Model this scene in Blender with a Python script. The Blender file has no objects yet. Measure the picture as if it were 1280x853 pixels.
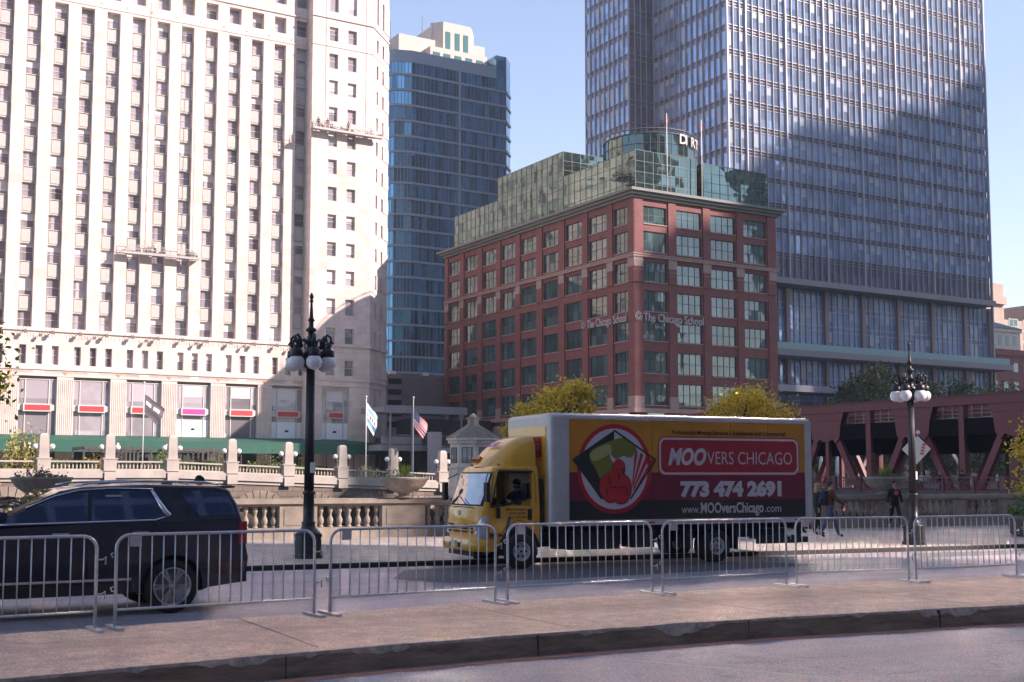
import bpy, bmesh, math, random
from mathutils import Vector, Matrix
random.seed(7)
R = math.radians
SC = bpy.context.scene
COL = SC.collection

# ---------------------------------------------------------------- camera
F_PX, AZ, PITCH, CZ = 1519.0, R(59.0), R(4.8), 2.05
cam_d = bpy.data.cameras.new('camera')
cam = bpy.data.objects.new('camera', cam_d); COL.objects.link(cam)
cam_d.sensor_width = 36.0; cam_d.sensor_fit = 'HORIZONTAL'
cam_d.lens = 36.0 * F_PX / 1280.0
cam_d.shift_y = (468.45 - 426.5) / 1280.0
cam.location = (0, 0, CZ)
cam.rotation_euler = (R(90) + PITCH, 0, AZ - R(90))
cam_d.clip_start = 0.1; cam_d.clip_end = 3000
SC.camera = cam

# ---------------------------------------------------------------- light
SUN_AZ, SUN_EL = R(134.0), R(30.0)
world = bpy.data.worlds.new('World'); SC.world = world; world.use_nodes = True
wn = world.node_tree.nodes; wl = world.node_tree.links
for n in list(wn): wn.remove(n)
sky = wn.new('ShaderNodeTexSky'); sky.sky_type = 'NISHITA'; sky.sun_disc = False
sky.sun_elevation = SUN_EL; sky.sun_rotation = SUN_AZ
sky.air_density = 0.9; sky.dust_density = 0.15; sky.ozone_density = 1.0; sky.altitude = 200
bg = wn.new('ShaderNodeBackground'); bg.inputs['Strength'].default_value = 0.12
wo = wn.new('ShaderNodeOutputWorld')
wl.new(sky.outputs[0], bg.inputs[0]); wl.new(bg.outputs[0], wo.inputs[0])
sd = bpy.data.lights.new('sun', 'SUN'); sd.energy = 5.0; sd.angle = R(0.5); sd.color = (1.0, 0.90, 0.80)
sun = bpy.data.objects.new('sun', sd); COL.objects.link(sun)
S = Vector((math.sin(SUN_AZ) * math.cos(SUN_EL), math.cos(SUN_AZ) * math.cos(SUN_EL), math.sin(SUN_EL)))
sun.rotation_euler = S.to_track_quat('Z', 'Y').to_euler()
sun.location = (100, -100, 150)
SC.view_settings.view_transform = 'Standard'; SC.view_settings.look = 'None'
SC.view_settings.exposure = 1.22; SC.view_settings.use_white_balance = True; SC.view_settings.white_balance_temperature = 6600; SC.view_settings.white_balance_tint = 17; SC.view_settings.gamma = 1.0; SC.view_settings.use_curve_mapping = False
SC.cycles.max_bounces = 6; SC.cycles.diffuse_bounces = 3; SC.cycles.glossy_bounces = 4
SC.cycles.caustics_reflective = True; SC.cycles.blur_glossy = 0.0; SC.cycles.sample_clamp_indirect = 0; SC.cycles.caustics_refractive = False

# ---------------------------------------------------------------- helpers
def tag(o, label=None, cat=None, group=None, kind=None):
    if label: o['label'] = label
    if cat: o['category'] = cat
    if group: o['group'] = group
    if kind: o['kind'] = kind
    return o

def empty(name, loc=(0, 0, 0), rz=0.0, label=None, cat=None, group=None, kind=None):
    o = bpy.data.objects.new(name, None); COL.objects.link(o)
    o.location = loc; o.rotation_euler = (0, 0, rz); o.empty_display_size = 0.3
    return tag(o, label, cat, group, kind)

class MB:
    """collects faces for ONE mesh object"""
    def __init__(s): s.v = []; s.f = []; s.m = []; s.sm = []
    def add(s, verts, faces, mi=0, smooth=False, M=None):
        o = len(s.v)
        if M is not None: verts = [tuple(M @ Vector(p)) for p in verts]
        s.v += [tuple(p) for p in verts]
        for f in faces: s.f.append([i + o for i in f]); s.m.append(mi); s.sm.append(smooth)
        return s
    def box(s, x0, x1, y0, y1, z0, z1, mi=0, M=None):
        v = [(x0,y0,z0),(x1,y0,z0),(x1,y1,z0),(x0,y1,z0),(x0,y0,z1),(x1,y0,z1),(x1,y1,z1),(x0,y1,z1)]
        f = [(0,3,2,1),(4,5,6,7),(0,1,5,4),(1,2,6,5),(2,3,7,6),(3,0,4,7)]
        return s.add(v, f, mi, False, M)
    def quad(s, a, b, c, d, mi=0, M=None): return s.add([a,b,c,d], [(0,1,2,3)], mi, False, M)
    def prism(s, poly, a0, a1, axis='z', mi=0, M=None, smooth=False):
        n = len(poly)
        if axis == 'z': mk = lambda p, a: (p[0], p[1], a)
        elif axis == 'y': mk = lambda p, a: (p[0], a, p[1])
        else: mk = lambda p, a: (a, p[0], p[1])
        v = [mk(p, a0) for p in poly] + [mk(p, a1) for p in poly]
        s.add(v, [tuple(range(n))[::-1], tuple(range(n, 2*n))], mi, False, M)
        o = len(s.v) - 2*n
        for i in range(n):
            j = (i+1) % n
            s.f.append([o+i, o+j, o+n+j, o+n+i]); s.m.append(mi); s.sm.append(smooth)
        return s
    def lathe(s, prof, n=16, mi=0, M=None, smooth=True, cx=0, cy=0, caps=True):
        v = []; f = []
        for r, z in prof:
            for k in range(n):
                a = 2*math.pi*k/n; v.append((cx + r*math.cos(a), cy + r*math.sin(a), z))
        for i in range(len(prof)-1):
            for k in range(n):
                j = (k+1) % n
                f.append((i*n+k, i*n+j, (i+1)*n+j, (i+1)*n+k))
        s.add(v, f, mi, smooth, M)
        if not caps: return s
        o = len(s.v) - len(v)
        s.f.append([o+k for k in range(n)][::-1]); s.m.append(mi); s.sm.append(False)
        s.f.append([o+(len(prof)-1)*n+k for k in range(n)]); s.m.append(mi); s.sm.append(False)
        return s
    def tube(s, pts, r, n=8, mi=0, M=None, caps=True, smooth=True):
        pts = [Vector(p) for p in pts]; rs = r if isinstance(r, (list, tuple)) else [r]*len(pts)
        v = []; f = []; up = None
        for i, p in enumerate(pts):
            t = (pts[min(i+1, len(pts)-1)] - pts[max(i-1, 0)]).normalized()
            if up is None:
                up = Vector((0,0,1)) if abs(t.z) < 0.9 else Vector((1,0,0))
            a = t.cross(up).normalized(); b = a.cross(t).normalized(); up = b
            for k in range(n):
                w = 2*math.pi*k/n; q = p + a*math.cos(w)*rs[i] + b*math.sin(w)*rs[i]; v.append(tuple(q))
        for i in range(len(pts)-1):
            for k in range(n):
                j = (k+1) % n; f.append((i*n+k, i*n+j, (i+1)*n+j, (i+1)*n+k))
        s.add(v, f, mi, smooth, M)
        if caps:
            o = len(s.v) - len(v)
            s.f.append([o+k for k in range(n)][::-1]); s.m.append(mi); s.sm.append(False)
            s.f.append([o+(len(pts)-1)*n+k for k in range(n)]); s.m.append(mi); s.sm.append(False)
        return s
    def sphere(s, c, r, mi=0, n=14, m=9, sc=(1,1,1), M=None):
        v = [(c[0], c[1], c[2]+r*sc[2])]; f = []
        for i in range(1, m):
            th = math.pi*i/m
            for k in range(n):
                a = 2*math.pi*k/n
                v.append((c[0]+r*sc[0]*math.sin(th)*math.cos(a), c[1]+r*sc[1]*math.sin(th)*math.sin(a), c[2]+r*sc[2]*math.cos(th)))
        v.append((c[0], c[1], c[2]-r*sc[2]))
        for k in range(n): f.append((0, 1+k, 1+(k+1) % n))
        for i in range(m-2):
            for k in range(n):
                a = 1+i*n+k; b = 1+i*n+(k+1) % n; f.append((a, a+n, b+n, b))
        L = len(v)-1
        for k in range(n): f.append((L, L-n+(k+1) % n, L-n+k))
        return s.add(v, f, mi, True, M)
    def beam(s, a, b, w, h, mi=0):
        """rectangular bar from a to b; w across, h up"""
        a = Vector(a); b = Vector(b); t = (b-a).normalized()
        up = Vector((0,0,1)) if abs(t.z) < 0.95 else Vector((0,1,0))
        sx = t.cross(up).normalized(); sz = sx.cross(t).normalized()
        v = []
        for p in (a, b):
            for i, j in ((-1,-1),(1,-1),(1,1),(-1,1)): v.append(tuple(p + sx*i*w/2 + sz*j*h/2))
        return s.add(v, [(3,2,1,0),(4,5,6,7),(0,1,5,4),(1,2,6,5),(2,3,7,6),(3,0,4,7)], mi)
    def merge(s, o, M=None):
        off = len(s.v)
        s.v += [tuple(M @ Vector(p)) if M is not None else p for p in o.v]
        s.f += [[i+off for i in f] for f in o.f]; s.m += o.m; s.sm += o.sm
        return s
    def mesh(s, name, mats):
        me = bpy.data.meshes.new(name); me.from_pydata(s.v, [], s.f)
        for m in (mats if isinstance(mats, (list, tuple)) else [mats]): me.materials.append(m)
        me.polygons.foreach_set('material_index', s.m); me.polygons.foreach_set('use_smooth', s.sm)
        me.update(); return me
    def build(s, name, mats, parent=None, loc=None, fix=False, bevel=0):
        me = s.mesh(name, mats)
        if fix:
            bm = bmesh.new(); bm.from_mesh(me); bmesh.ops.remove_doubles(bm, verts=bm.verts, dist=1e-5)
            bmesh.ops.recalc_face_normals(bm, faces=bm.faces); bm.to_mesh(me); bm.free()
        o = bpy.data.objects.new(name, me); COL.objects.link(o)
        if parent is not None: o.parent = parent
        if loc: o.location = loc
        if bevel:
            b = o.modifiers.new('bevel', 'BEVEL'); b.width = bevel; b.segments = 2; b.limit_method = 'ANGLE'; b.angle_limit = R(40)
        return o

def inst(name, me, parent, M=None, loc=None):
    o = bpy.data.objects.new(name, me); COL.objects.link(o); o.parent = parent
    if M is not None: o.matrix_local = M
    if loc is not None: o.location = loc
    return o

def scatter(name, parent, variants, items, limit=100):
    """items: (variant index, Matrix). First `limit` become parts, the rest one 'stuff' part."""
    meshes = [mb.mesh(name, mats) for mb, mats in variants]
    for vi, M in items[:limit]: inst(name, meshes[vi], parent, M)
    rest = items[limit:]
    if rest:
        allm = []; big = MB()
        for vi, (mb, mats) in enumerate(variants):
            off = len(allm); allm += list(mats)
            for k, M in rest:
                if k != vi: continue
                n0 = len(big.m); big.merge(mb, M)
                for i in range(n0, len(big.m)): big.m[i] += off
        o = big.build(name, allm, parent); o['kind'] = 'stuff'

def build_each(name, mb, mats, parent):
    """one object per connected piece"""
    par = list(range(len(mb.v)))
    def find(i):
        while par[i] != i: par[i] = par[par[i]]; i = par[i]
        return i
    for f in mb.f:
        for k in f[1:]: par[find(k)] = find(f[0])
    groups = {}
    for i, f in enumerate(mb.f): groups.setdefault(find(f[0]), []).append(i)
    out = []
    for g in groups.values():
        q = MB(); mp = {}
        for i in g:
            nf = []
            for k in mb.f[i]:
                if k not in mp: mp[k] = len(q.v); q.v.append(mb.v[k])
                nf.append(mp[k])
            q.f.append(nf); q.m.append(mb.m[i]); q.sm.append(mb.sm[i])
        out.append(q.build(name, mats, parent))
    return out

def copy_tree(o, parent=None):
    c = o.copy(); COL.objects.link(c)
    if parent is not None: c.parent = parent
    for ch in [x for x in bpy.data.objects if x.parent == o]: copy_tree(ch, c)
    return c

def T(x, y, z, rz=0.0, s=1.0): return Matrix.Translation((x, y, z)) @ Matrix.Rotation(rz, 4, 'Z') @ Matrix.Scale(s, 4)

def text_mb(body, size, bold=0.0, shear=0.0, sx=1.0, extrude=0.004, align='LEFT', width=None, spacing=1.0):
    """lettering in the XZ plane facing -Y, as an MB; width fits it"""
    c = bpy.data.curves.new('t', 'FONT'); c.body = body; c.size = size; c.offset = bold; c.shear = shear
    c.extrude = extrude; c.align_x = align; c.space_character = spacing; c.resolution_u = 3
    o = bpy.data.objects.new('t', c); COL.objects.link(o)
    dg = bpy.context.evaluated_depsgraph_get(); me = bpy.data.meshes.new_from_object(o.evaluated_get(dg))
    xs = [v.co.x for v in me.vertices]; w = (max(xs)-min(xs)) or 1
    k = sx if width is None else width / w
    mb = MB(); x0 = min(xs) if align == 'LEFT' else (min(xs)+max(xs))/2
    mb.add([((v.co.x-x0)*k, -v.co.z, v.co.y) for v in me.vertices], [tuple(p.vertices) for p in me.polygons])
    bpy.data.objects.remove(o); bpy.data.meshes.remove(me); bpy.data.curves.remove(c)
    return mb

# ---------------------------------------------------------------- materials
def new_mat(name):
    m = bpy.data.materials.new(name); m.use_nodes = True
    nt = m.node_tree; return m, nt, nt.nodes['Principled BSDF']

def mat(name, col, rough=0.6, var=0.0, scale=3.0, bump=0.0, metal=0.0, spec=0.5, stretch=(1,1,1), streak=0.0, coat=0.0, bscale=None, ior=None):
    m, nt, b = new_mat(name); N = nt.nodes; L = nt.links
    b.inputs['Base Color'].default_value = (*col, 1); b.inputs['Roughness'].default_value = rough
    b.inputs['Metallic'].default_value = metal; b.inputs['Specular IOR Level'].default_value = spec
    if ior: b.inputs['IOR'].default_value = ior
    if coat: b.inputs['Coat Weight'].default_value = coat; b.inputs['Coat Roughness'].default_value = 0.05
    if var or bump:
        tc = N.new('ShaderNodeTexCoord'); mp = N.new('ShaderNodeMapping'); mp.inputs['Scale'].default_value = stretch
        L.new(tc.outputs['Object'], mp.inputs[0])
        nz = N.new('ShaderNodeTexNoise'); nz.inputs['Scale'].default_value = scale; nz.inputs['Detail'].default_value = 8; nz.inputs['Roughness'].default_value = 0.6
        L.new(mp.outputs[0], nz.inputs[0])
    if var:
        cr = N.new('ShaderNodeMapRange'); cr.inputs[1].default_value = 0.3; cr.inputs[2].default_value = 0.7
        cr.inputs[3].default_value = 1-var; cr.inputs[4].default_value = 1+var; L.new(nz.outputs['Fac'], cr.inputs[0])
        mx = N.new('ShaderNodeVectorMath'); mx.operation = 'SCALE'; mx.inputs[0].default_value = col
        L.new(cr.outputs[0], mx.inputs['Scale']); L.new(mx.outputs[0], b.inputs['Base Color'])
        rr = N.new('ShaderNodeMapRange'); rr.inputs[1].default_value = 0.3; rr.inputs[2].default_value = 0.7
        rr.inputs[3].default_value = max(0.02, rough-0.08); rr.inputs[4].default_value = min(1, rough+0.08)
        L.new(nz.outputs['Fac'], rr.inputs[0]); L.new(rr.outputs[0], b.inputs['Roughness'])
    if bump:
        n2 = nz
        if bscale:
            n2 = N.new('ShaderNodeTexNoise'); n2.inputs['Scale'].default_value = bscale; n2.inputs['Detail'].default_value = 4; L.new(mp.outputs[0], n2.inputs[0])
        bp = N.new('ShaderNodeBump'); bp.inputs['Strength'].default_value = bump; bp.inputs['Distance'].default_value = 0.02
        L.new(n2.outputs['Fac'], bp.inputs['Height']); L.new(bp.outputs[0], b.inputs['Normal'])
    return m

def wall_axes(nt, mode):
    """texture vector: horizontal run along the wall, height. mode 'xz' or 'auto' (x+y)"""
    N = nt.nodes; L = nt.links
    tc = N.new('ShaderNodeTexCoord'); sp = N.new('ShaderNodeSeparateXYZ'); L.new(tc.outputs['Object'], sp.inputs[0])
    ad = N.new('ShaderNodeMath'); ad.operation = 'ADD'; L.new(sp.outputs[0], ad.inputs[0]); L.new(sp.outputs[1], ad.inputs[1])
    cb = N.new('ShaderNodeCombineXYZ'); L.new(ad.outputs[0], cb.inputs[0]); L.new(sp.outputs[2], cb.inputs[1])
    return cb.outputs[0], tc.outputs['Object']

def block_mat(name, c1, c2, mortar, bw, bh, ms=0.01, rough=0.8, noise=0.12, nscale=0.4, bias=0.0, bump=0.15, offset=0.5):
    """coursed masonry on vertical walls"""
    m, nt, b = new_mat(name); N = nt.nodes; L = nt.links
    vec, obj = wall_axes(nt, 'auto')
    br = N.new('ShaderNodeTexBrick'); br.offset = offset; L.new(vec, br.inputs['Vector'])
    br.inputs['Color1'].default_value = (*c1, 1); br.inputs['Color2'].default_value = (*c2, 1); br.inputs['Mortar'].default_value = (*mortar, 1)
    br.inputs['Scale'].default_value = 1.0; br.inputs['Brick Width'].default_value = bw; br.inputs['Row Height'].default_value = bh
    br.inputs['Mortar Size'].default_value = ms; br.inputs['Bias'].default_value = bias
    nz = N.new('ShaderNodeTexNoise'); nz.inputs['Scale'].default_value = nscale; nz.inputs['Detail'].default_value = 9; L.new(obj, nz.inputs[0])
    mr = N.new('ShaderNodeMapRange'); mr.inputs[1].default_value = 0.3; mr.inputs[2].default_value = 0.7
    mr.inputs[3].default_value = 1-noise; mr.inputs[4].default_value = 1+noise; L.new(nz.outputs['Fac'], mr.inputs[0])
    sc = N.new('ShaderNodeVectorMath'); sc.operation = 'SCALE'; L.new(br.outputs['Color'], sc.inputs[0]); L.new(mr.outputs[0], sc.inputs['Scale'])
    L.new(sc.outputs[0], b.inputs['Base Color']); b.inputs['Roughness'].default_value = rough
    bp = N.new('ShaderNodeBump'); bp.inputs['Strength'].default_value = bump; bp.inputs['Distance'].default_value = 0.02; bp.invert = True
    L.new(br.outputs['Fac'], bp.inputs['Height']); L.new(bp.outputs[0], b.inputs['Normal'])
    return m

def glass_mat(name, col, metal=0.0, rough=0.03, ior=1.8, wob=0.02, wscale=0.5, cellvar=0.0, cw=1.5, ch=2.0):
    """opaque reflective window glass with slightly wavy panes; each pane leans and tints a little differently"""
    m, nt, b = new_mat(name); N = nt.nodes; L = nt.links
    b.inputs['Base Color'].default_value = (*col, 1); b.inputs['Roughness'].default_value = rough
    b.inputs['Metallic'].default_value = metal; b.inputs['IOR'].default_value = ior; b.inputs['Specular IOR Level'].default_value = 0.5
    geo = N.new('ShaderNodeNewGeometry'); sp = N.new('ShaderNodeSeparateXYZ'); L.new(geo.outputs['Position'], sp.inputs[0])
    ad = N.new('ShaderNodeMath'); ad.operation = 'ADD'; L.new(sp.outputs[0], ad.inputs[0]); L.new(sp.outputs[1], ad.inputs[1])
    cb = N.new('ShaderNodeCombineXYZ')
    for src, k, i in ((ad.outputs[0], cw, 0), (sp.outputs[2], ch, 1)):
        dv = N.new('ShaderNodeMath'); dv.operation = 'DIVIDE'; dv.inputs[1].default_value = k; L.new(src, dv.inputs[0])
        fl = N.new('ShaderNodeMath'); fl.operation = 'FLOOR'; L.new(dv.outputs[0], fl.inputs[0]); L.new(fl.outputs[0], cb.inputs[i])
    wn_ = N.new('ShaderNodeTexWhiteNoise'); L.new(cb.outputs[0], wn_.inputs['Vector'])
    if cellvar:
        mr = N.new('ShaderNodeMapRange'); mr.inputs[3].default_value = 1-cellvar; mr.inputs[4].default_value = 1+cellvar; L.new(wn_.outputs['Value'], mr.inputs[0])
        sc = N.new('ShaderNodeVectorMath'); sc.operation = 'SCALE'; sc.inputs[0].default_value = col
        L.new(mr.outputs[0], sc.inputs['Scale']); L.new(sc.outputs[0], b.inputs['Base Color'])
    nz = N.new('ShaderNodeTexNoise'); nz.inputs['Scale'].default_value = wscale; nz.inputs['Detail'].default_value = 2; L.new(geo.outputs['Position'], nz.inputs[0])
    c5 = N.new('ShaderNodeVectorMath'); c5.operation = 'SUBTRACT'; c5.inputs[1].default_value = (.5,.5,.5); L.new(nz.outputs['Color'], c5.inputs[0])
    d5 = N.new('ShaderNodeVectorMath'); d5.operation = 'SUBTRACT'; d5.inputs[1].default_value = (.5,.5,.5); L.new(wn_.outputs['Color'], d5.inputs[0])
    s1 = N.new('ShaderNodeVectorMath'); s1.operation = 'SCALE'; s1.inputs['Scale'].default_value = wob*3; L.new(c5.outputs[0], s1.inputs[0])
    s2 = N.new('ShaderNodeVectorMath'); s2.operation = 'SCALE'; s2.inputs['Scale'].default_value = wob; L.new(d5.outputs[0], s2.inputs[0])
    a1 = N.new('ShaderNodeVectorMath'); L.new(s1.outputs[0], a1.inputs[0]); L.new(s2.outputs[0], a1.inputs[1])
    a2 = N.new('ShaderNodeVectorMath'); L.new(a1.outputs[0], a2.inputs[0]); L.new(geo.outputs['Normal'], a2.inputs[1])
    nn = N.new('ShaderNodeVectorMath'); nn.operation = 'NORMALIZE'; L.new(a2.outputs[0], nn.inputs[0]); L.new(nn.outputs[0], b.inputs['Normal'])
    return m

M_ = {}
def mm(k, *a, **kw):
    M_[k] = mat(k, *a, **kw); return M_[k]
mm('white_paint', (.72,.72,.70), .45); mm('black_rubber', (.018,.018,.02), .85, var=.3, scale=20)
mm('dark_void', (.012,.012,.014), .9); mm('steel_galv', (.56,.55,.57), .36, metal=.55, var=.18, scale=14)
mm('dark_iron', (.022,.018,.022), .42, var=.4, scale=12, bump=.2); mm('globe', (.78,.74,.76), .25)
mm('dark_steel', (.06,.055,.055), .5, var=.2)
mm('concrete', (.36,.33,.30), .85, var=.2, scale=2.0, bump=.2, bscale=40)
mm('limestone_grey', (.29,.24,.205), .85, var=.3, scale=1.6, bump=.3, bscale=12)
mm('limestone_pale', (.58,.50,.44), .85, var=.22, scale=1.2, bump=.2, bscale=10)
mm('soil', (.05,.035,.025), .95, var=.4, scale=20)
# ================================================================ setting
def road_mat(name, col, crack=0.5, patch=0.12, grain=90, rough=0.85):
    m, nt, b = new_mat(name); N = nt.nodes; L = nt.links
    tc = N.new('ShaderNodeTexCoord'); mp = N.new('ShaderNodeMapping'); L.new(tc.outputs['Object'], mp.inputs[0])
    mp.inputs['Rotation'].default_value = (0, 0, R(8))
    st = N.new('ShaderNodeMapping'); st.inputs['Scale'].default_value = (0.12, 0.9, 1); L.new(mp.outputs[0], st.inputs[0])
    big = N.new('ShaderNodeTexNoise'); big.inputs['Scale'].default_value = 0.9; big.inputs['Detail'].default_value = 6; L.new(st.outputs[0], big.inputs[0])
    spk = N.new('ShaderNodeTexNoise'); spk.inputs['Scale'].default_value = grain; spk.inputs['Detail'].default_value = 3; L.new(mp.outputs[0], spk.inputs[0])
    mid = N.new('ShaderNodeTexNoise'); mid.inputs['Scale'].default_value = 3.5; mid.inputs['Detail'].default_value = 9; mid.inputs['Roughness'].default_value = .7; L.new(mp.outputs[0], mid.inputs[0])
    def rng(src, lo, hi, a=.35, c=.65):
        r = N.new('ShaderNodeMapRange'); r.inputs[1].default_value = a; r.inputs[2].default_value = c; r.inputs[3].default_value = lo; r.inputs[4].default_value = hi
        L.new(src, r.inputs[0]); return r.outputs[0]
    def mul(x, y):
        q = N.new('ShaderNodeMath'); q.operation = 'MULTIPLY'; L.new(x, q.inputs[0]); L.new(y, q.inputs[1]); return q.outputs[0]
    f = mul(mul(rng(big.outputs['Fac'], 1-patch*1.3, 1+patch*1.3), rng(spk.outputs['Fac'], .62, 1.38)), rng(mid.outputs['Fac'], 1-patch, 1+patch))
    if crack:
        vo = N.new('ShaderNodeTexVoronoi'); vo.feature = 'DISTANCE_TO_EDGE'; vo.inputs['Scale'].default_value = 0.28; vo.inputs['Randomness'].default_value = 1
        wp = N.new('ShaderNodeVectorMath'); L.new(mp.outputs[0], wp.inputs[0]); L.new(mid.outputs['Color'], wp.inputs[1]); L.new(wp.outputs[0], vo.inputs['Vector'])
        f = mul(f, rng(vo.outputs['Distance'], 1-crack, 1.0, 0.0, 0.006))
    sc = N.new('ShaderNodeVectorMath'); sc.operation = 'SCALE'; sc.inputs[0].default_value = col; L.new(f, sc.inputs['Scale'])
    L.new(sc.outputs[0], b.inputs['Base Color']); b.inputs['Roughness'].default_value = rough
    bp = N.new('ShaderNodeBump'); bp.inputs['Strength'].default_value = .35; bp.inputs['Distance'].default_value = .01
    L.new(spk.outputs['Fac'], bp.inputs['Height']); L.new(bp.outputs[0], b.inputs['Normal'])
    return m
M_['road'] = road_mat('road_surface', (.25, .213, .235), crack=.5, grain=34)
M_['asphalt_dark'] = road_mat('asphalt_patch', (.085, .08, .09), crack=0, patch=.08)
M_['median'] = road_mat('median_concrete', (.38, .262, .20), crack=.35, patch=.22, grain=38)
M_['kerbface'] = mat('kerb_face_stained', (.24,.17,.13), .9, var=.45, scale=2.2, bump=.5, bscale=18, stretch=(1,1,5))
M_['kerbchip'] = mat('kerb_chipped_edge', (.32,.26,.225), .9, var=.4, scale=9, bump=.5, bscale=30)
M_['kerbshade'] = mat('kerb_face_shade', (.028,.02,.018), .8, var=.3, scale=4)  # far kerb face: its shade is put into the dark colour
M_['orange'] = mat('faded_orange_paint', (.60,.20,.08), .8, var=.35, scale=7)
M_['linewhite'] = mat('worn_road_paint', (.38,.35,.37), .8, var=.3, scale=6)

def sheet(name, pts, z, m, kind='structure'):
    mb = MB(); mb.add([(x, y, z) for x, y in pts], [tuple(range(len(pts)))])
    return tag(mb.build(name, m), kind=kind)

ground_m = mat('city_ground', (.14,.13,.12), .9, var=.2, scale=.05)
# far bank sheet to the horizon, river, riverside walk, and the street deck
sheet('ground', [(-1500,125.3),(68,125.3),(68,116),(1500,116),(1500,2600),(-1500,2600)], 1.0, ground_m)
bankm = block_mat('river_bank_stone', (.16,.13,.11), (.13,.105,.09), (.08,.065,.055), 1.6, .6, ms=.03, noise=.25)
tag(MB().box(68,1500,115.8,116.2,-9,1.0).box(67.7,68.0,115.8,125.3,-9,1.0).build('river_bank', bankm), kind='structure')
tag(MB().box(-1500,9.4,125.0,125.6,-9,2.6).build('river_bank', bankm), kind='structure')
water_m, nt, b = new_mat('river_water'); b.inputs['Base Color'].default_value = (.02,.06,.05,1); b.inputs['Roughness'].default_value = .12
nz = nt.nodes.new('ShaderNodeTexNoise'); nz.inputs['Scale'].default_value = .6; nz.inputs['Detail'].default_value = 5
bp = nt.nodes.new('ShaderNodeBump'); bp.inputs['Strength'].default_value = .4; nt.links.new(nz.outputs['Fac'], bp.inputs['Height']); nt.links.new(bp.outputs[0], b.inputs['Normal'])
sheet('water', [(-1500,48),(1500,48),(1500,125.5),(-1500,125.5)], -7.2, water_m)
sheet('path', [(-1500,20),(1500,20),(1500,48.02),(-1500,48.02)], -6.0, mat('riverside_paving', (.16,.14,.13), .9, var=.3, scale=1.5))
mb = MB(); mb.box(-1500,1500,48.0,48.6,-9,-5.7); tag(mb.build('river_wall', M_['concrete']), kind='structure')
sheet('plaza', [(-1500,-1500),(1500,-1500),(1500,-40),(-1500,-40)], -.02, ground_m)

def far_kerb(x): return 25.68 - .1425*(x-9.68)
def bal_line(x): return 35.7 - .155*(x-13.45)
sheet('road', [(-90,-40.1),(150,-40.1),(150,far_kerb(150)+.02),(-90,far_kerb(-90)+.02)], 0, M_['road'])

# raised median in the middle of the street: top, stained near face, chipped edge
near = [(-40,11.6),(-10,11.75),(1.76,11.80),(4.2,11.98),(7.2,12.02),(10.9,11.83),(15.13,11.17),(19,10.35),(24,9.1),(45,3.0)]
far = [(-40,14.9),(-10,15.0),(2.25,15.13),(5.35,15.31),(9.2,15.33),(14.15,15.22),(17,14.9),(19.66,14.45),(25,13.3),(47,7.6)]
def resamp(p, xs):
    out = []
    for x in xs:
        for (a, b) in zip(p, p[1:]):
            if a[0] <= x <= b[0]:
                t = (x-a[0])/(b[0]-a[0]); out.append((x, a[1]+(b[1]-a[1])*t)); break
    return out
xs = [-40,-20,-10,-5,-2] + [i*.08-1 for i in range(300)] + [24,28,34,44.9]
xs = sorted(set(round(x,3) for x in xs))
nr = resamp(near, xs); fr = resamp(far, xs)
rnd = random.Random(3)
def sn(x, s, k): return math.sin(x*k+s)*.5+math.sin(x*k*2.3+s*1.7)*.3+math.sin(x*k*5.1+s*.6)*.2
v = []; f = []; mi = []
chip = []
for i, ((x, y), (fx_, fy_)) in enumerate(zip(nr, fr)):
    c = max(0, sn(x, 2.1, 1.3)+sn(x, .3, 4.7)*.55-.28) ; c = min(c, .8)*.16
    c += rnd.random()*.006
    chip.append(c)
    sy = .02*sn(x, 1, .9)
    # rings: road foot, under edge, edge, chipped inner edge, mid, far edge, far foot
    v += [(x, y+sy*.5-.01, 0), (x, y+sy-.0+rnd.random()*.006, .25-.03-c*.9), (x, y+sy+.012+c*.6, .25-.004), (x, y+sy+.03+c*1.1, .2505),
          (x, (y+fy_)/2, .262), (x, fy_-.02, .25), (x, fy_, .23), (x, fy_+.01, 0)]
for i in range(len(nr)-1):
    for k, mt in enumerate((1, 2, 2, 0, 0, 0, 1)):
        a = i*8+k; f.append((a, a+8, a+9, a+1)); mi.append(mt)
me = bpy.data.meshes.new('median'); me.from_pydata(v, [], [q[::-1] for q in f])
for m in (M_['median'], M_['kerbface'], M_['kerbchip']): me.materials.append(m)
me.polygons.foreach_set('material_index', mi)
o = bpy.data.objects.new('median', me); COL.objects.link(o); tag(o, kind='structure')

# fine joints scored across the median
mb = MB()
for x in [-1.5, 1.6, 4.9, 8.1, 11.3, 14.4, 17.6, 20.8]:
    a = resamp(near, [x])[0][1]+.12; c = resamp(far, [x+.15])[0][1]-.03
    mb.quad((x,a,.268),(x+.03,a,.268),(x+.18,c,.268),(x+.15,c,.268))
tag(mb.build('median_joints', mat('joint_dirt', (.12,.09,.075), .9)), kind='structure')
mb = MB()
for x in [i*3.05-1.6 for i in range(9)]:
    y = resamp(near, [x])[0][1]; mb.box(x, x+.010, y-.018, y+.05, 0, .235)
tag(mb.build('kerb_joints', mat('kerb_joint_brown', (.05,.035,.028), .9)), kind='structure')  # thin brown strips mark the joints in the kerb face

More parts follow.
